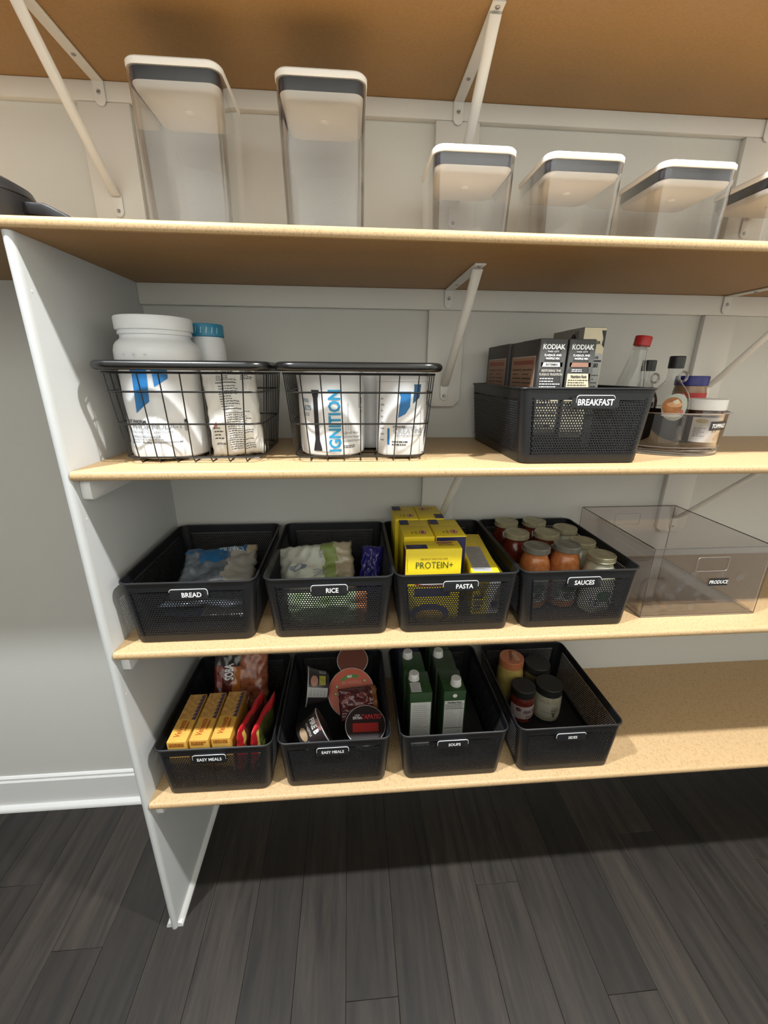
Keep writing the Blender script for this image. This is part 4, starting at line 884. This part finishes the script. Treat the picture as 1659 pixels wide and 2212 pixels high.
# ---------------------------------------------------------------- soup cartons
GRN = mat('carton_green', (.020, .055, .018), .4, coat=.2); GRD = mat('carton_green_side', (.035, .055, .030), .45); CAPW = C_('cap_white', .62, .62, .60, .4)
def soup(x, y, label, w_=.060, d_=.084, h_=.198, m=None, capy=.02, cap=True, front=True, facts=False, group='soup cartons in the SOUPS bin'):
    t = thing('soup_carton', label, 'carton', (x, y, ZE), (0, 0, 0), group)
    mb = MB(); mb.box(-w_/2, w_/2, -d_/2, d_/2, 0, h_); mb.build('body', m or GRN, t, bevel=.0015)
    ft, fc, fl2 = F_top(h_), F_front(-d_/2), F_left(-w_/2)
    mb = MB(); mb.box(-w_/2+.001, w_/2-.001, -.002, 0, h_, h_+.0012); mb.build('seam', m or GRN, t)
    if cap:
        mb = MB(); cx = -.012 if not facts else .008
        mb.lathe([(.0150, h_), (.0150, h_+.002), (.0125, h_+.003), (.0125, h_+.004), (.0142, h_+.0045), (.0142, h_+.0075), (.0132, h_+.0078), (.0132, h_+.019), (.0120, h_+.0205), (.0001, h_+.0205)], 24, cx, capy); mb.build('cap', CAPW, t, smooth=True)
        for k in range(12):
            a = 2*pi*k/12; mb = MB(); mb.box(-.0004, .0004, -.0137, -.0130, h_+.008, h_+.0185); o = mb.build('cap_rib', CAPW, t); o.rotation_euler = (0, 0, a); o.location = (cx, capy, 0)
    if front:
        rect(fc, -w_/2+.003, w_/2-.003, .02, h_-.030, C_('panel_white', .50, .50, .48), t, 'facts_panel')
        if facts:
            text(fc, 'Nutrition Facts', 0, h_-.036, .0085, INKK, t, sx=.72, bold=.03); rect(fc, -.025, .025, h_-.043, h_-.0415, INKK, t, lay=.0004); lines(fc, -.024, .024, h_-.053, h_-.045, 2, INKK, t, 4); rect(fc, -.025, .025, h_-.057, h_-.055, INKK, t, lay=.0004)
            lines(fc, -.024, .010, .080, h_-.060, 9, INKG, t, 5, .3); lines(fc, .016, .024, .080, h_-.060, 9, INKG, t, 6, .3); rect(fc, -.025, .025, .075, .077, INKK, t, lay=.0004); lines(fc, -.024, .024, .03, .07, 6, INKG, t, 7, .3)
            ell(fc, 0, h_-.014, .006, .006, CAPW, t, 'seal_mark'); ell(ft, .008, .0, .002, .002, CAPW, t)
        else:
            lines(fc, -.022, .022, .03, h_-.038, 18, C_('ink_pale', .28, .28, .27), t, 9, .3)
            rect(ft, -.026, .002, -d_/2+.004, -.001, C_('panel_white', .50, .50, .48), t, 'flap_print'); lines(ft, -.024, 0, -d_/2+.008, -.006, 4, INKG, t, 3)
    lines(fl2, -.03, .03, .05, .17, 8, mat('leaf_dull', (.06, .09, .05), .5), t, 5, .5)
    text(ft, 'SOUP', .018, 0, .014, mat('leaf_dull', (.06, .09, .05), .5), t, rot=pi/2)
    return t
soup(.681, -.260, 'green soup carton with white cap at the front left of the SOUPS bin', capy=.014)
soup(.772, -.260, 'green soup carton with nutrition facts at the front of the SOUPS bin', capy=-.014, facts=True)
soup(.676, -.172, 'green soup carton with white cap, directly behind the front left one', front=False, capy=.02)
soup(.768, -.172, 'green soup carton with white cap, directly behind the nutrition facts one', front=False, capy=.02, m=GRD)
soup(.672, -.091, 'navy carton at the back left of the SOUPS bin', front=False, m=mat('carton_navy', (.015, .018, .05), .4), d_=.070)
soup(.765, -.091, 'green soup carton in the rear row of the SOUPS bin', front=False, d_=.070)

# ---------------------------------------------------------------- SIDES jars
def small_jar(x, y, h, rb, fill, lidm, label, lh=.026, lidr=None):
    t = thing('food_jar', label, 'jar', (x, y, ZE)); rl = lidr or rb-.001
    mb = MB(); mb.lathe([(rb-.006, 0), (rb-.001, .003), (rb, .010), (rb, h*.66), (rb-.003, h*.74), (rb-.006, h-lh+.002)], 36); mb.build('glass', fill, t, smooth=True)
    mb = MB(); mb.lathe([(rl-.002, h-lh), (rl, h-lh+.001), (rl, h-.0015), (rl-.0015, h), (.0001, h)], 36); mb.build('lid', lidm, t, smooth=True)
    return t, F_cyl(rb), F_top(h)
DKL = mat('lid_dark', (.012, .012, .011), .5)
t, fc, ft = small_jar(1.012, -.196, .112, .036, mat('salsa_red', (.16, .02, .012), .25, coat=.6, noise_s=80, noise_a=.4), DKL, 'small red jar with dark lid and PEACH label')
rect(fc, -.050, .050, .018, .062, mat('label_rose', (.42, .34, .32), .5), t, 'label_band'); text(fc, 'PEACH', .012, .043, .0155, C_('ink_wine', .08, .015, .02), t, bold=.02); text(fc, 'SALSA', .012, .026, .010, C_('ink_wine', .08, .015, .02), t, bold=.02); ell(fc, -.022, .050, .008, .007, C_('ink_wine', .08, .015, .02), t)
t, fc, ft = small_jar(1.094, -.192, .112, .040, mat('dip_cream', (.38, .35, .25), .3, coat=.5, noise_s=120, noise_a=.25), DKL, 'cream-coloured jar with dark lid and tree emblem')
rect(fc, -.045, .045, .018, .066, mat('label_ivory', (.40, .38, .30), .5), t, 'label_band'); text(fc, 'GARLIC', .008, .043, .0095, C_('ink_umber', .06, .05, .03), t, bold=.03); text(fc, 'ROASTED', .006, .052, .0055, C_('ink_umber', .06, .05, .03), t); rect(fc, -.032, .036, .0345, .0355, C_('ink_umber', .06, .05, .03), t, lay=.0004); poly(fc, [(.000, .020), (.008, .020), (.006, .028), (.012, .034), (-.004, .034), (.002, .028)], C_('ink_umber', .06, .05, .03), t, lay=.0004)
t, fc, ft = small_jar(1.004, -.110, .148, .040, mat('queso_yellow', (.42, .32, .09), .3, coat=.5, noise_s=60, noise_a=.2), mat('lid_orange', (.42, .14, .06), .4), 'tall jar with orange lid over yellow dip', lidr=.0375)
text(ft, 'TOSTITOS', -.002, .004, .012, C_('ink_bark', .08, .03, .01), t, rot=1.3, sx=.9, bold=.02); rect(ft, .006, .020, -.022, .022, mat('lid_panel', (.48, .26, .16), .5), t, 'lid_label')
small_jar(1.094, -.106, .118, .040, mat('relish_olive', (.16, .12, .05), .3, coat=.4, noise_s=60, noise_a=.4), DKL, 'dark-lidded jar farthest right at the back of the SIDES bin')
